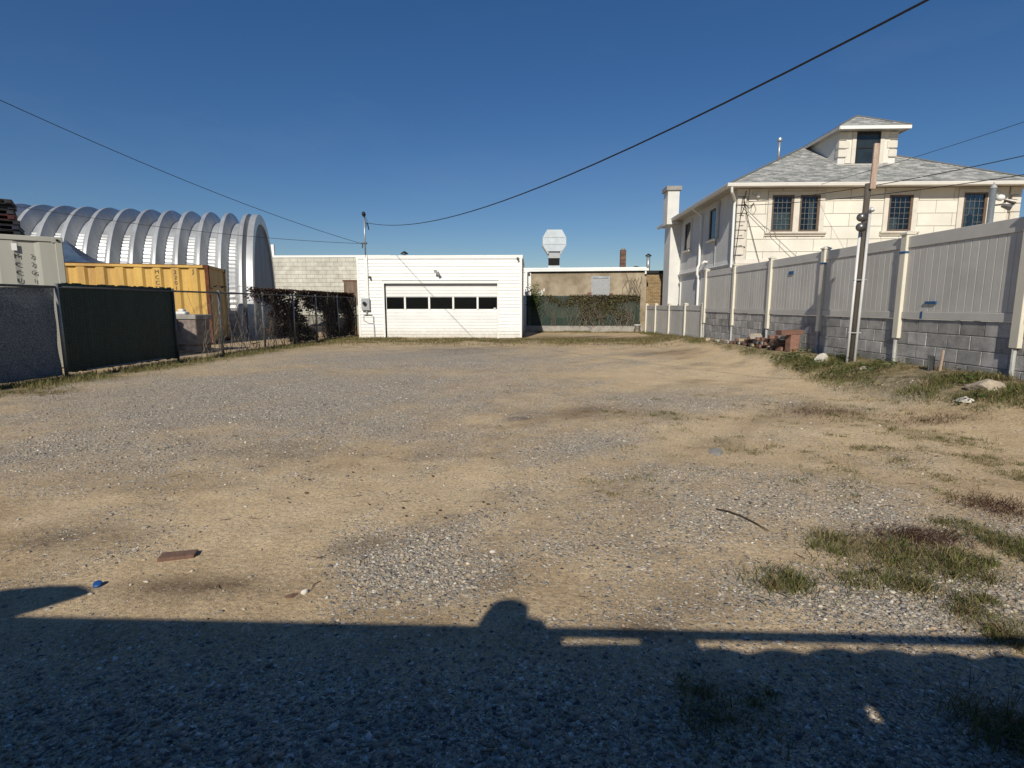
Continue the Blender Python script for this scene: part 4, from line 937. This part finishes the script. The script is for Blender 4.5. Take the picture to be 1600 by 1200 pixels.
for s, bx, by, bz, dx in ((1, .50, .235, 1.22, .06), (-1, -.24, .08, .86, 0)):
    h_ = MB().tube([(bx-dx*.3, by-.02, bz-.01), (bx+dx*.6, by+.015, bz+.02), (bx+dx, by+.03, bz+.04)], [.028, .042, .036], 8)
    for q in range(4):
        o_ = (q-1.5)*.020; ln = (.055, .066, .062, .048)[q]
        if s > 0: h_.tube([(bx+dx, by+.03, bz+.045+o_), (bx+dx+ln*.6, by+.035, bz+.045+o_), (bx+dx+ln, by+.018, bz+.045+o_)], [.010, .009, .008], 6)
        else: h_.tube([(bx, by+.02+o_*.9, bz-.02), (bx+.005, by+.03+o_*.9, bz-.05), (bx+.018, by+.03+o_*.9, bz-.05-ln*.7)], [.010, .009, .008], 6)
    h_.tube([(bx+dx*.5, by+.0, bz+.02), (bx+dx*.5+.02, by-.02, bz+.055), (bx+dx*.9+.02, by-.015, bz+.08)], [.012, .011, .009], 6).build('hand', 'skin', pe, smooth=True)
ph = MB().box(-.078, .078, -.004, .004, -.037, .037).build('phone', 'plastic_black', None, (px_+.60-.02, py_+.29, 1.28), bevel=.003); tag(ph, 'slim black phone held up in the right hand of the person', 'phone')

# ---------------------------------------------------------------- gravel stones
ICO = bmesh.new(); bmesh.ops.create_icosphere(ICO, subdivisions=1, radius=1); IV = np.array([v.co[:] for v in ICO.verts]); IF = np.array([[v.index for v in f.verts] for f in ICO.faces]); ICO.free()
def rot_mats(n, tilt):
    a = rng.uniform(0, 2*np.pi, n); ca, sa = np.cos(a), np.sin(a)
    Rz = np.zeros((n, 3, 3)); Rz[:, 0, 0] = ca; Rz[:, 0, 1] = -sa; Rz[:, 1, 0] = sa; Rz[:, 1, 1] = ca; Rz[:, 2, 2] = 1
    b_ = rng.normal(0, tilt, n); cb_, sb_ = np.cos(b_), np.sin(b_)
    Rx = np.zeros((n, 3, 3)); Rx[:, 0, 0] = 1; Rx[:, 1, 1] = cb_; Rx[:, 1, 2] = -sb_; Rx[:, 2, 1] = sb_; Rx[:, 2, 2] = cb_
    return Rz @ Rx
PAL = np.array([(.42, .37, .30), (.33, .30, .26), (.50, .44, .35), (.19, .18, .175), (.58, .52, .43), (.40, .32, .235), (.27, .25, .235), (.72, .67, .59), (.44, .34, .24)])
PW = np.array([.2, .15, .17, .07, .11, .14, .08, .03, .05]); PW = PW/PW.sum()
def scatter(n, x0, x1, y0, y1, power, thr=.0):
    x = rng.uniform(x0, x1, n*4); y = y0+(y1-y0)*rng.uniform(0, 1, n*4)**power
    gr, dk, sa, gs = gmask(x, y); p = .02+.98*np.clip(gr, 0, 1)**2
    keep = (rng.uniform(0, 1, n*4) < p) & (np.abs(x) < 1.05*y+.6); x = x[keep][:n]; y = y[keep][:n]; return x, y
def stones_mesh(name, n, reg, smin, smax, label, cat):
    x, y = scatter(n, *reg); n = len(x)
    s = smin*(smax/smin)**(rng.uniform(0, 1, n)**2.8)
    sc = np.stack([s*rng.uniform(.8, 1.35, n), s*rng.uniform(.6, 1, n), s*rng.uniform(.3, .62, n)], 1)
    base = IV[None]*(1+rng.uniform(-.38, .30, (n, len(IV), 1))); P = np.einsum('nij,nkj->nki', rot_mats(n, .3), base*sc[:, None, :])
    P[:, :, 0] += x[:, None]; P[:, :, 1] += y[:, None]; P[:, :, 2] += (gz(x, y)+sc[:, 2]*.35)[:, None]
    F_ = (IF[None]+(np.arange(n)*len(IV))[:, None, None]).reshape(-1, 3)
    c = PAL[rng.choice(len(PAL), n, p=PW)]*rng.uniform(.75, 1.2, (n, 1)); t = np.repeat(c, len(IV), 0)
    o = arr_mesh(name, P.reshape(-1, 3), F_, 'stones', None, t); return tag(o, label, cat, kind='stuff')
stones_mesh('gravel', 36000, (-3.2, 3.6, 1.15, 4.2, 1.15), .0028, .0155, 'small mixed grey and tan gravel over the near lot', 'gravel')
stones_mesh('gravel', 24000, (-7.5, 5.5, 4.0, 12.5, 1.3), .006, .017, 'scattered grey gravel over the middle of the lot', 'gravel')

# ---------------------------------------------------------------- single stones and litter
def rock(name, loc, size, m, label, cat, seed, sub=3, group=None):
    bm = bmesh.new(); bmesh.ops.create_icosphere(bm, subdivisions=sub, radius=1); rr = random.Random(seed)
    pl_ = [(Vector((rr.uniform(-1, 1), rr.uniform(-1, 1), rr.uniform(-.4, 1))).normalized(), rr.uniform(.55, .85)) for _ in range(9)]
    for v in bm.verts:
        for nrm, d in pl_:
            t = v.co.dot(nrm)
            if t > d: v.co -= nrm*(t-d)
        v.co += Vector((rr.uniform(-.02, .02), rr.uniform(-.02, .02), rr.uniform(-.02, .02)))
        v.co = Vector((v.co.x*size[0], v.co.y*size[1], v.co.z*size[2]))
    me = bpy.data.meshes.new(name); bm.to_mesh(me); bm.free(); me.materials.append(M(m)); o = bpy.data.objects.new(name, me)
    link(o, None, (loc[0], loc[1], float(gz(loc[0], loc[1]))+size[2]*.3), rr.uniform(0, 6)); return tag(o, label, cat, group)
rock('rock', (5.38, 10.25), (.17, .12, .12), 'rock_white', 'pale chunk of broken rock in weeds by the pole', 'rock', 3)
rock('rock', (5.50, 6.72), (.20, .14, .10), 'rock_tan', 'flat tan rock half buried in the verge weeds', 'rock', 5)
rock('rock', (5.12, 6.5), (.10, .08, .06), 'rock_white', 'small pale rock beside the flat tan rock', 'rock', 6)
rock('rock', (5.35, 8.9), (.10, .08, .05), 'rock_tan', 'small tan rock in the weeds under the fence', 'rock', 8)
rock('flat_stone', (1.66, 4.80), (.13, .08, .025), 'slate', 'flat grey slab stone lying among grass sprigs', 'stone', 11)
rock('stone', (-1.03, 2.285), (.020, .018, .016), 'rock_white', 'small white pebble next to a brown chip', 'pebble', 12, 2)
rock('chip', (-1.075, 2.255), (.032, .022, .008), 'brick_brown', 'flat brown chip next to a white pebble', 'chip', 13, 2)
rock('stone', (-.87, 2.575), (.018, .014, .014), 'rock_tan', 'small tan pebble alone on smooth dirt', 'pebble', 14, 2)
rr = random.Random(9)
for q in range(46):
    for _ in range(50):
        y = rr.uniform(1.4, 7.5); x = rr.uniform(-.85, .9)*y
        if gmask(np.array([x]), np.array([y]))[0][0] > .25 or q % 6 == 0: break
    sz = rr.uniform(.014, .026); mt = rr.choice(['rock_white', 'rock_tan', 'concrete', 'slate', 'rock_tan'])
    rock('stone', (x, y), (sz, sz*rr.uniform(.6, .9), sz*rr.uniform(.4, .7)), mt, {'rock_white': 'larger pale whitish', 'rock_tan': 'larger tan', 'concrete': 'larger grey concrete-like', 'slate': 'larger dull slate grey'}[mt]+' stone lying loose on the gravel', 'stone', 100+q, 2, 'larger loose stones on the lot')
bfr = piece('brick_fragment', (.17, .065, .022), .004, 'brick_brown', None, (-1.83, 2.61, float(gz(-1.83, 2.61))+.012), rot=(R(4), R(-2), R(16)), jit=.004, seed=3); tag(bfr, 'thin reddish brown brick fragment lying on the dirt', 'brick')
bc_ = MB().lathe([(.018, 0), (.02, .004), (.018, .014), (.012, .015)], (0, 0, 0), 14).build('bottle_cap', 'blue_plastic', None, (-2.02, 2.315, float(gz(-2.02, 2.315))+.004), smooth=True); bc_.rotation_euler = (R(25), R(10), 0); tag(bc_, 'crushed blue plastic cap on the dirt', 'cap')
def gpt(x, y, up): return (x, y, float(gz(x, y))+up)
stk = MB().tube([gpt(1.19, 3.38, .012), gpt(1.25, 3.33, .018), gpt(1.31, 3.27, .012), gpt(1.35, 3.16, .012), gpt(1.375, 3.04, .014)], [.004, .005, .005, .004, .003], 6).build('stick', 'twig', None, smooth=True); tag(stk, 'thin dark curved stick lying on pale gravel', 'stick')
stke = piece('stake', (.035, .02, .34), .003, 'plank', None, (5.86, 7.95, float(gz(5.86, 7.95))+.13), rot=(0, R(5), .3)); tag(stke, 'short orange wooden stake by the block wall', 'stake')
pnl = piece('slate_offcut', (.16, .02, .22), .004, 'rail_dark', None, (5.84, 8.12, float(gz(5.84, 8.12))+.10), rot=(R(-8), R(8), .5)); tag(pnl, 'dark slab offcut leaning behind the wooden stake', 'slab')
# loose bricks against the block wall
def brick(x, y, z, size, m, label, rot=(0, 0, 0), seed=0, group='loose bricks against the block wall'):
    o = piece('brick', size, .006, m, None, (x, y, float(gz(x, y))+z), rot=rot, jit=.003, seed=seed); return tag(o, label, 'brick', group)
bq = lambda x, y, k, st, mm, rz: brick(x, y, .04+k*.082, (.21, .10, .075), mm, {'brick_brown': 'loose dark brown brick', 'brick_red': 'loose dull red brick', 'brick_buff': 'loose pale buff brick', 'concrete': 'loose grey concrete brick'}[mm]+' in the low pile under the fence', (random.uniform(-.05, .05), random.uniform(-.05, .05), rz), st)
rr = random.Random(12); st = 0
for y in np.arange(12.45, 15.1, .235):
    hgt = 4 if y < 13.0 else (3 if y < 14.1 else 2)
    for k in range(hgt):
        for dx in ((0, .13) if k == 0 else (.04,)):
            if rr.random() < .92:
                bq(5.60+dx+rr.uniform(-.03, .03), y+rr.uniform(-.02, .02), k, st % 5, rr.choice(['brick_brown', 'brick_red', 'brick_brown', 'brick_buff', 'concrete']), math.pi/2*(rr.random() < .5)+rr.uniform(-.2, .2)); st += 1
y = 15.3
while y < 17.6:
    bq(5.55+rr.uniform(-.05, .05), y, 0, st % 5, rr.choice(['brick_brown', 'brick_buff', 'concrete']), rr.uniform(-.3, .3)+math.pi/2); st += 1; y += rr.uniform(.22, .34)
brick(5.70, 12.10, .17, (.20, .20, .40), 'brick_red', 'upright reddish block carrying a capstone at the pile end', (0, R(1.5), .1), 1, None)
brick(5.63, 12.12, .425, (.48, .26, .10), 'brick_red', 'red capstone slab lying on the upright block', (0, R(-2), .06), 2, None)
for k in range(4): brick(5.56+.03*k, 13.75+k*.05, .24+k*.012, (.30, .04, .10), 'brick_buff' if k % 2 else 'concrete', 'thin pale paver leaning in a row on the bricks', (R(-38), 0, .35), 3, 'thin pavers leaning on the brick pile')

# ---------------------------------------------------------------- grass, weeds, vines
def blades(name, x, y, z, h, wd, lean, col, label, cat, m='grass'):
    n = len(x); a = rng.uniform(0, 2*np.pi, n); la = rng.uniform(0, 2*np.pi, n); ln = lean*h*rng.uniform(.2, 1.2, n)
    dx, dy = np.cos(a)*wd/2, np.sin(a)*wd/2; lx, ly = np.cos(la)*ln, np.sin(la)*ln
    P = np.zeros((n, 5, 3)); B_ = np.stack([x, y, z], 1)
    P[:, 0] = B_ + np.stack([-dx, -dy, 0*x], 1); P[:, 1] = B_ + np.stack([dx, dy, 0*x], 1)
    mid = B_ + np.stack([lx*.35, ly*.35, h*.6], 1)
    P[:, 2] = mid + np.stack([dx*.75, dy*.75, 0*x], 1); P[:, 3] = mid - np.stack([dx*.75, dy*.75, 0*x], 1)
    hz_ = h*np.clip(1.05-.45*(ln/np.maximum(h, 1e-4)), .35, 1)
    P[:, 4] = B_ + np.stack([lx, ly, hz_], 1)
    k = np.arange(n)[:, None]*5
    F_ = np.concatenate([k+np.array([[0, 1, 2]]), k+np.array([[0, 2, 3]]), k+np.array([[3, 2, 4]])], 0)
    o = arr_mesh(name, P.reshape(-1, 3), F_, m, None, np.repeat(col, 5, 0)); return tag(o, label, cat, kind='stuff')
def gcol(n, green, w0=.5):
    G = np.array([(.16, .185, .052), (.11, .145, .038), (.21, .215, .075)]); D = np.array([(.30, .235, .12), (.21, .15, .075), (.38, .31, .17)])
    c = np.where((rng.uniform(0, 1, n) < green)[:, None], G[rng.integers(0, 3, n)], D[rng.integers(0, 3, n)]); return c*rng.uniform(.7, 1.25, (n, 1))
# tufts
TX = []; TY = []; TH = []; TC = []
for (cx, cy, rx, ry, wt) in TUFT:
    near = cy < 4
    nsub = max(3, int(12*wt*max(1, (rx*ry*40)**.5))) if wt > .37 else 9
    for q in range(nsub):
        r_ = math.sqrt(random.random()); t = random.uniform(0, 6.283); ccx, ccy = cx+rx*r_*math.cos(t), cy+ry*r_*math.sin(t)
        nb = int((70 if near else 45)*wt*random.uniform(.5, 1.3)); sp = random.choice([.02, .035, .06, .11])
        TX.append(ccx+rng.normal(0, sp, nb)); TY.append(ccy+rng.normal(0, sp, nb)); TH.append(random.uniform(.035, .085)*(1.15 if wt >= 1 else .7 if wt > .37 else .32)*rng.uniform(.4, 1.2, nb)); TC.append(gcol(nb, random.choice([.6, .45, .25, .7])))
x, y, h = map(np.concatenate, (TX, TY, TH)); blades('grass_tufts', x, y, gz(x, y), h, rng.uniform(.002, .0045, len(x)), 1.5, np.concatenate(TC), 'sparse green grass tufts growing out of the gravel', 'grass')
# dead brown stems
TX = []; TY = []
for (cx, cy, rx, ry, wt) in BROWN:
    nb = int(900*wt); TX.append(cx+rng.normal(0, rx*.55, nb)); TY.append(cy+rng.normal(0, ry*.55, nb))
x, y = map(np.concatenate, (TX, TY)); n = len(x); c = np.array([(.10, .045, .03), (.14, .08, .05), (.07, .035, .028)])[rng.integers(0, 3, n)]*rng.uniform(.7, 1.3, (n, 1))
blades('dead_weeds', x, y, gz(x, y)+.004, rng.uniform(.02, .06, n), rng.uniform(.002, .004, n), 2.2, c, 'matted dead brown weed stems on the gravel', 'weeds')
# verge under the right-hand fence
n = 60000; y = 5.0+21.5*rng.uniform(0, 1, n)**1.5; xf = fence_x(y); ed = np.interp(y, [e[1] for e in EDGE[::-1]], [e[0] for e in EDGE[::-1]])
x = ed-.1+(xf-.05-ed+.1)*rng.uniform(0, 1, n)**.8; pat = fbm(x*2.2, y*2.2, 77); pat2 = fbm(x*1.1, y*1.1, 78)
pile = (y > 11.7) & (y < 17.8) & (x > 5.28)
keep = (rng.uniform(0, 1, n) < np.clip((pat-.42)*4.5, .03, 1)*np.clip((x-ed+.15)/.4, .15, 1)) & ~pile; x, y, pat, pat2 = x[keep], y[keep], pat[keep], pat2[keep]
c = np.where((pat2 > .44)[:, None], gcol(len(x), .68), gcol(len(x), .22))
blades('verge_grass', x, y, gz(x, y), (.02+.12*np.clip(pat, 0, 1))*rng.uniform(.3, 1.25, len(x)), rng.uniform(.004, .008, len(x)), 1.15, c, 'weedy green verge along the foot of the block wall', 'grass')
# low broad weed leaves in the verge
def leaves(name, P, size, col, label, cat, flat=.5, parent=None):
    n = len(P); s = size*rng.uniform(.6, 1.3, n); base = np.array([(-.5, 0, 0), (0, -.32, .05), (.55, 0, 0), (0, .32, .05)])
    Q = rot_mats(n, flat); L_ = np.einsum('nij,nkj->nki', Q, base[None]*s[:, None, None])+P[:, None, :]
    F_ = (np.array([[0, 1, 2, 3]])[None]+(np.arange(n)*4)[:, None, None]).reshape(-1, 4)
    o = arr_mesh(name, L_.reshape(-1, 3), F_, 'leaves', parent, np.repeat(col, 4, 0)); return tag(o, label, cat, kind='stuff')
n = 9000; y = 6+12*rng.uniform(0, 1, n)**1.2; xf = fence_x(y); ed = np.interp(y, [e[1] for e in EDGE[::-1]], [e[0] for e in EDGE[::-1]])
x = ed+.1+(xf-.08-ed-.1)*rng.uniform(0, 1, n); keep = (fbm(x*1.8, y*1.8, 90) > .56) & ~((y > 11.7) & (y < 17.8) & (x > 5.3)); x, y = x[keep], y[keep]
c = np.array([(.055, .095, .025), (.08, .12, .03), (.10, .085, .03)])[rng.integers(0, 3, len(x))]*rng.uniform(.6, 1.3, (len(x), 1))
leaves('weed_leaves', np.stack([x, y, gz(x, y)+rng.uniform(.01, .11, len(x))], 1), .045, c, 'broad low weed leaves among the verge grass', 'weeds', .8)
# dry grass strip before garage, and along the left fence
n = 40000; y = rng.normal(20.4, 1.2, n); x = rng.uniform(-8, 5.6, n); k = (fbm(x*.9, y*1.6, 33) > .44) & (y < 21.55); x, y = x[k], y[k]
blades('dry_grass', x, y, gz(x, y), rng.uniform(.04, .12, len(x)), rng.uniform(.007, .014, len(x)), 1.2, gcol(len(x), .32), 'low yellow dry grass strip before the garage door', 'grass')
n = 22000; y = 4+19*rng.uniform(0, 1, n)**1.2; x = -9.07+.071*y+.25+np.abs(rng.normal(0, .42, n))-.25; k = fbm(x*1.6, y*1.6, 34) > .42; x, y = x[k], y[k]
blades('fence_grass', x, y, gz(x, y), rng.uniform(.03, .14, len(x)), rng.uniform(.005, .010, len(x)), .9, gcol(len(x), .5), 'straggly grass along the foot of the chain link fence', 'grass')
n = 5000; x = rng.uniform(.2, 5.4, n); y = rng.normal(26.6, .4, n); k = (fbm(x*1.2, y*2, 36) > .5) & (y < 27.15); x, y = x[k], y[k]
blades('curb_grass', x, y, gz(x, y), rng.uniform(.03, .12, len(x)), .012*np.ones(len(x)), 1.0, gcol(len(x), .3), 'dry grass at the foot of the concrete curb', 'grass')
# vines on the left fence
def lfw(s, off): # fence coordinates to world
    ca, sa_ = math.cos(LR), math.sin(LR); return -9.07+off*ca-s*sa_, off*sa_+s*ca
n = 52000; s = 14.0+9.1*rng.uniform(0, 1, n)**.75; zz_ = 1.76*rng.uniform(0, 1, n)**.85; dens = fbm(s*1.1, zz_*1.3, 55)+np.clip((s-15.2)/5, -.1, .26)+np.clip((zz_-1.2)*.2, -.05, .1)
k = dens > .55+.12*rng.uniform(0, 1, n); s, zz_ = s[k], zz_[k]; off = -.02-np.abs(rng.normal(0, .13, len(s))); X_, Y_ = lfw(s, off)
c = np.array([(.075, .032, .026), (.05, .034, .026), (.11, .055, .04), (.04, .038, .024), (.032, .022, .02)])[rng.integers(0, 5, len(s))]*rng.uniform(.6, 1.4, (len(s), 1))
leaves('fence_vine', np.stack([X_, Y_, zz_+.05], 1), .045+.06*rng.uniform(0, 1, len(s))**2, c, 'withered dark red vine smothering the far chain link bays', 'vine', 1.2)
b = MB(); rr = random.Random(5)
for q in range(150):
    s0 = rr.uniform(13.2, 23); pts = []; z_ = 0; ss = s0; o_ = rr.uniform(-.08, .03)
    for k in range(rr.randint(7, 13)):
        X_, Y_ = lfw(ss, o_); pts.append((X_, Y_, z_)); z_ += rr.uniform(.05, .24); ss += rr.uniform(-.16, .16); o_ += rr.uniform(-.025, .025)
        if z_ > 1.75: break
    b.tube(pts, [.008*(1-.7*i/len(pts)) for i in range(len(pts))], 4)
tag(b.build('vine_stems', 'vine_stem', None), 'tangle of bare vine stems climbing the chain link fence', 'vine', kind='stuff')
# vines over the green slatted fence
n = 8500; x = rng.uniform(.1, 5.35, n); zz_ = 1.80*rng.uniform(0, 1, n)**.45; d_ = fbm(x*1.3, zz_*1.5, 66)+.30*np.exp(-((x-3.3)/1.3)**2)+.2*(x > 2.4)-(1.75-zz_)*.22
k = d_ > .50+.14*rng.uniform(0, 1, n); x, zz_ = x[k], zz_[k]
c = np.array([(.20, .15, .08), (.13, .10, .05), (.09, .10, .03), (.16, .17, .05), (.22, .16, .10)])[rng.integers(0, 5, len(x))]*rng.uniform(.6, 1.3, (len(x), 1))
leaves('screen_vine', np.stack([x, 27.23-np.abs(rng.normal(0, .06, len(x))), zz_+.02], 1), .075, c, 'dry vine spreading along the green slatted fence', 'vine', 1.2)
n = 900; x = rng.normal(.12, .16, n); zz_ = rng.normal(1.62, .30, n); c = np.array([(.05, .09, .025), (.08, .12, .03)])[rng.integers(0, 2, n)]*rng.uniform(.6, 1.3, (n, 1))
leaves('green_ivy', np.stack([x, 27.1-np.abs(rng.normal(0, .1, n)), zz_], 1), .085, c, 'green ivy clump beside the garage corner', 'ivy', 1.2)
b = MB()
for q in range(70):
    x = rr.uniform(2.0, 5.3) if q < 60 else rr.uniform(.2, 2); z_ = .25; pts = []
    for k in range(rr.randint(5, 11)):
        pts.append((x, 27.22-rr.uniform(0, .08), z_)); z_ += rr.uniform(.08, .28); x += rr.uniform(-.16, .16)
        if z_ > 1.9: break
    b.tube(pts, [.010*(1-.7*i/len(pts)) for i in range(len(pts))], 4)
for q in range(16):
    x = rr.uniform(4.9, 5.7); z_ = 1.6; pts = []
    for k in range(7): pts.append((x, 28.97-rr.uniform(0, .03), z_)); z_ += rr.uniform(.1, .25); x += rr.uniform(-.12, .12)
    b.tube(pts, .008, 4)
tag(b.build('screen_vine_stems', 'vine_stem', None), 'bare tan vine stems against green slats and stucco', 'vine', kind='stuff')
# scattered dry leaves and twigs on the lot
n = 900; y = 3+19*rng.uniform(0, 1, n)**1.2; x = rng.uniform(-.9, .9, n)*y*.85; k = (x > -9.07+.071*y+.2) & (x < fence_x(y)-.3) & (fbm(x*.8, y*.8, 71) > .52); x, y = x[k], y[k]
c = np.array([(.16, .10, .05), (.24, .17, .09), (.10, .065, .04)])[rng.integers(0, 3, len(x))]*rng.uniform(.7, 1.3, (len(x), 1))
leaves('leaf_litter', np.stack([x, y, gz(x, y)+.008], 1), .028, c, 'tiny dry leaves blown across the dirt', 'leaves', .25)

b = MB(); rr = random.Random(31)
for q in range(170):
    y = rr.uniform(2.2, 9); x = rr.uniform(-.8, .8)*y
    if not (-8 < x < 5.5): continue
    a = rr.uniform(0, 6.28); l = rr.uniform(.02, .09); bend = rr.uniform(-.3, .3)
    p0 = gpt(x, y, .004); p1 = gpt(x+l*.5*math.cos(a), y+l*.5*math.sin(a), .007); p2 = gpt(x+l*math.cos(a+bend), y+l*math.sin(a+bend), .004)
    b.tube([p0, p1, p2], [.0016, .002, .001], 4)
tag(b.build('twig_litter', 'twig', None), 'fine broken twigs strewn thinly over the gravel', 'twigs', kind='stuff')
b = MB()
for q in range(60):
    s0 = rr.uniform(15.5, 23); o_ = rr.uniform(-.12, .06); pts = []; z_ = rr.uniform(1.5, 1.75); ss = s0
    for k in range(5):
        X_, Y_ = lfw(ss, o_); pts.append((X_, Y_, z_)); z_ += rr.uniform(-.02, .09) if q % 2 else rr.uniform(-.16, -.05); ss += rr.uniform(-.1, .1); o_ += rr.uniform(-.02, .04)
    b.tube(pts, [.006*(1-.15*i) for i in range(5)], 4)
tag(b.build('vine_shoots', 'vine_stem', None), 'thin loose vine shoots along the fence top rail', 'vine', kind='stuff')
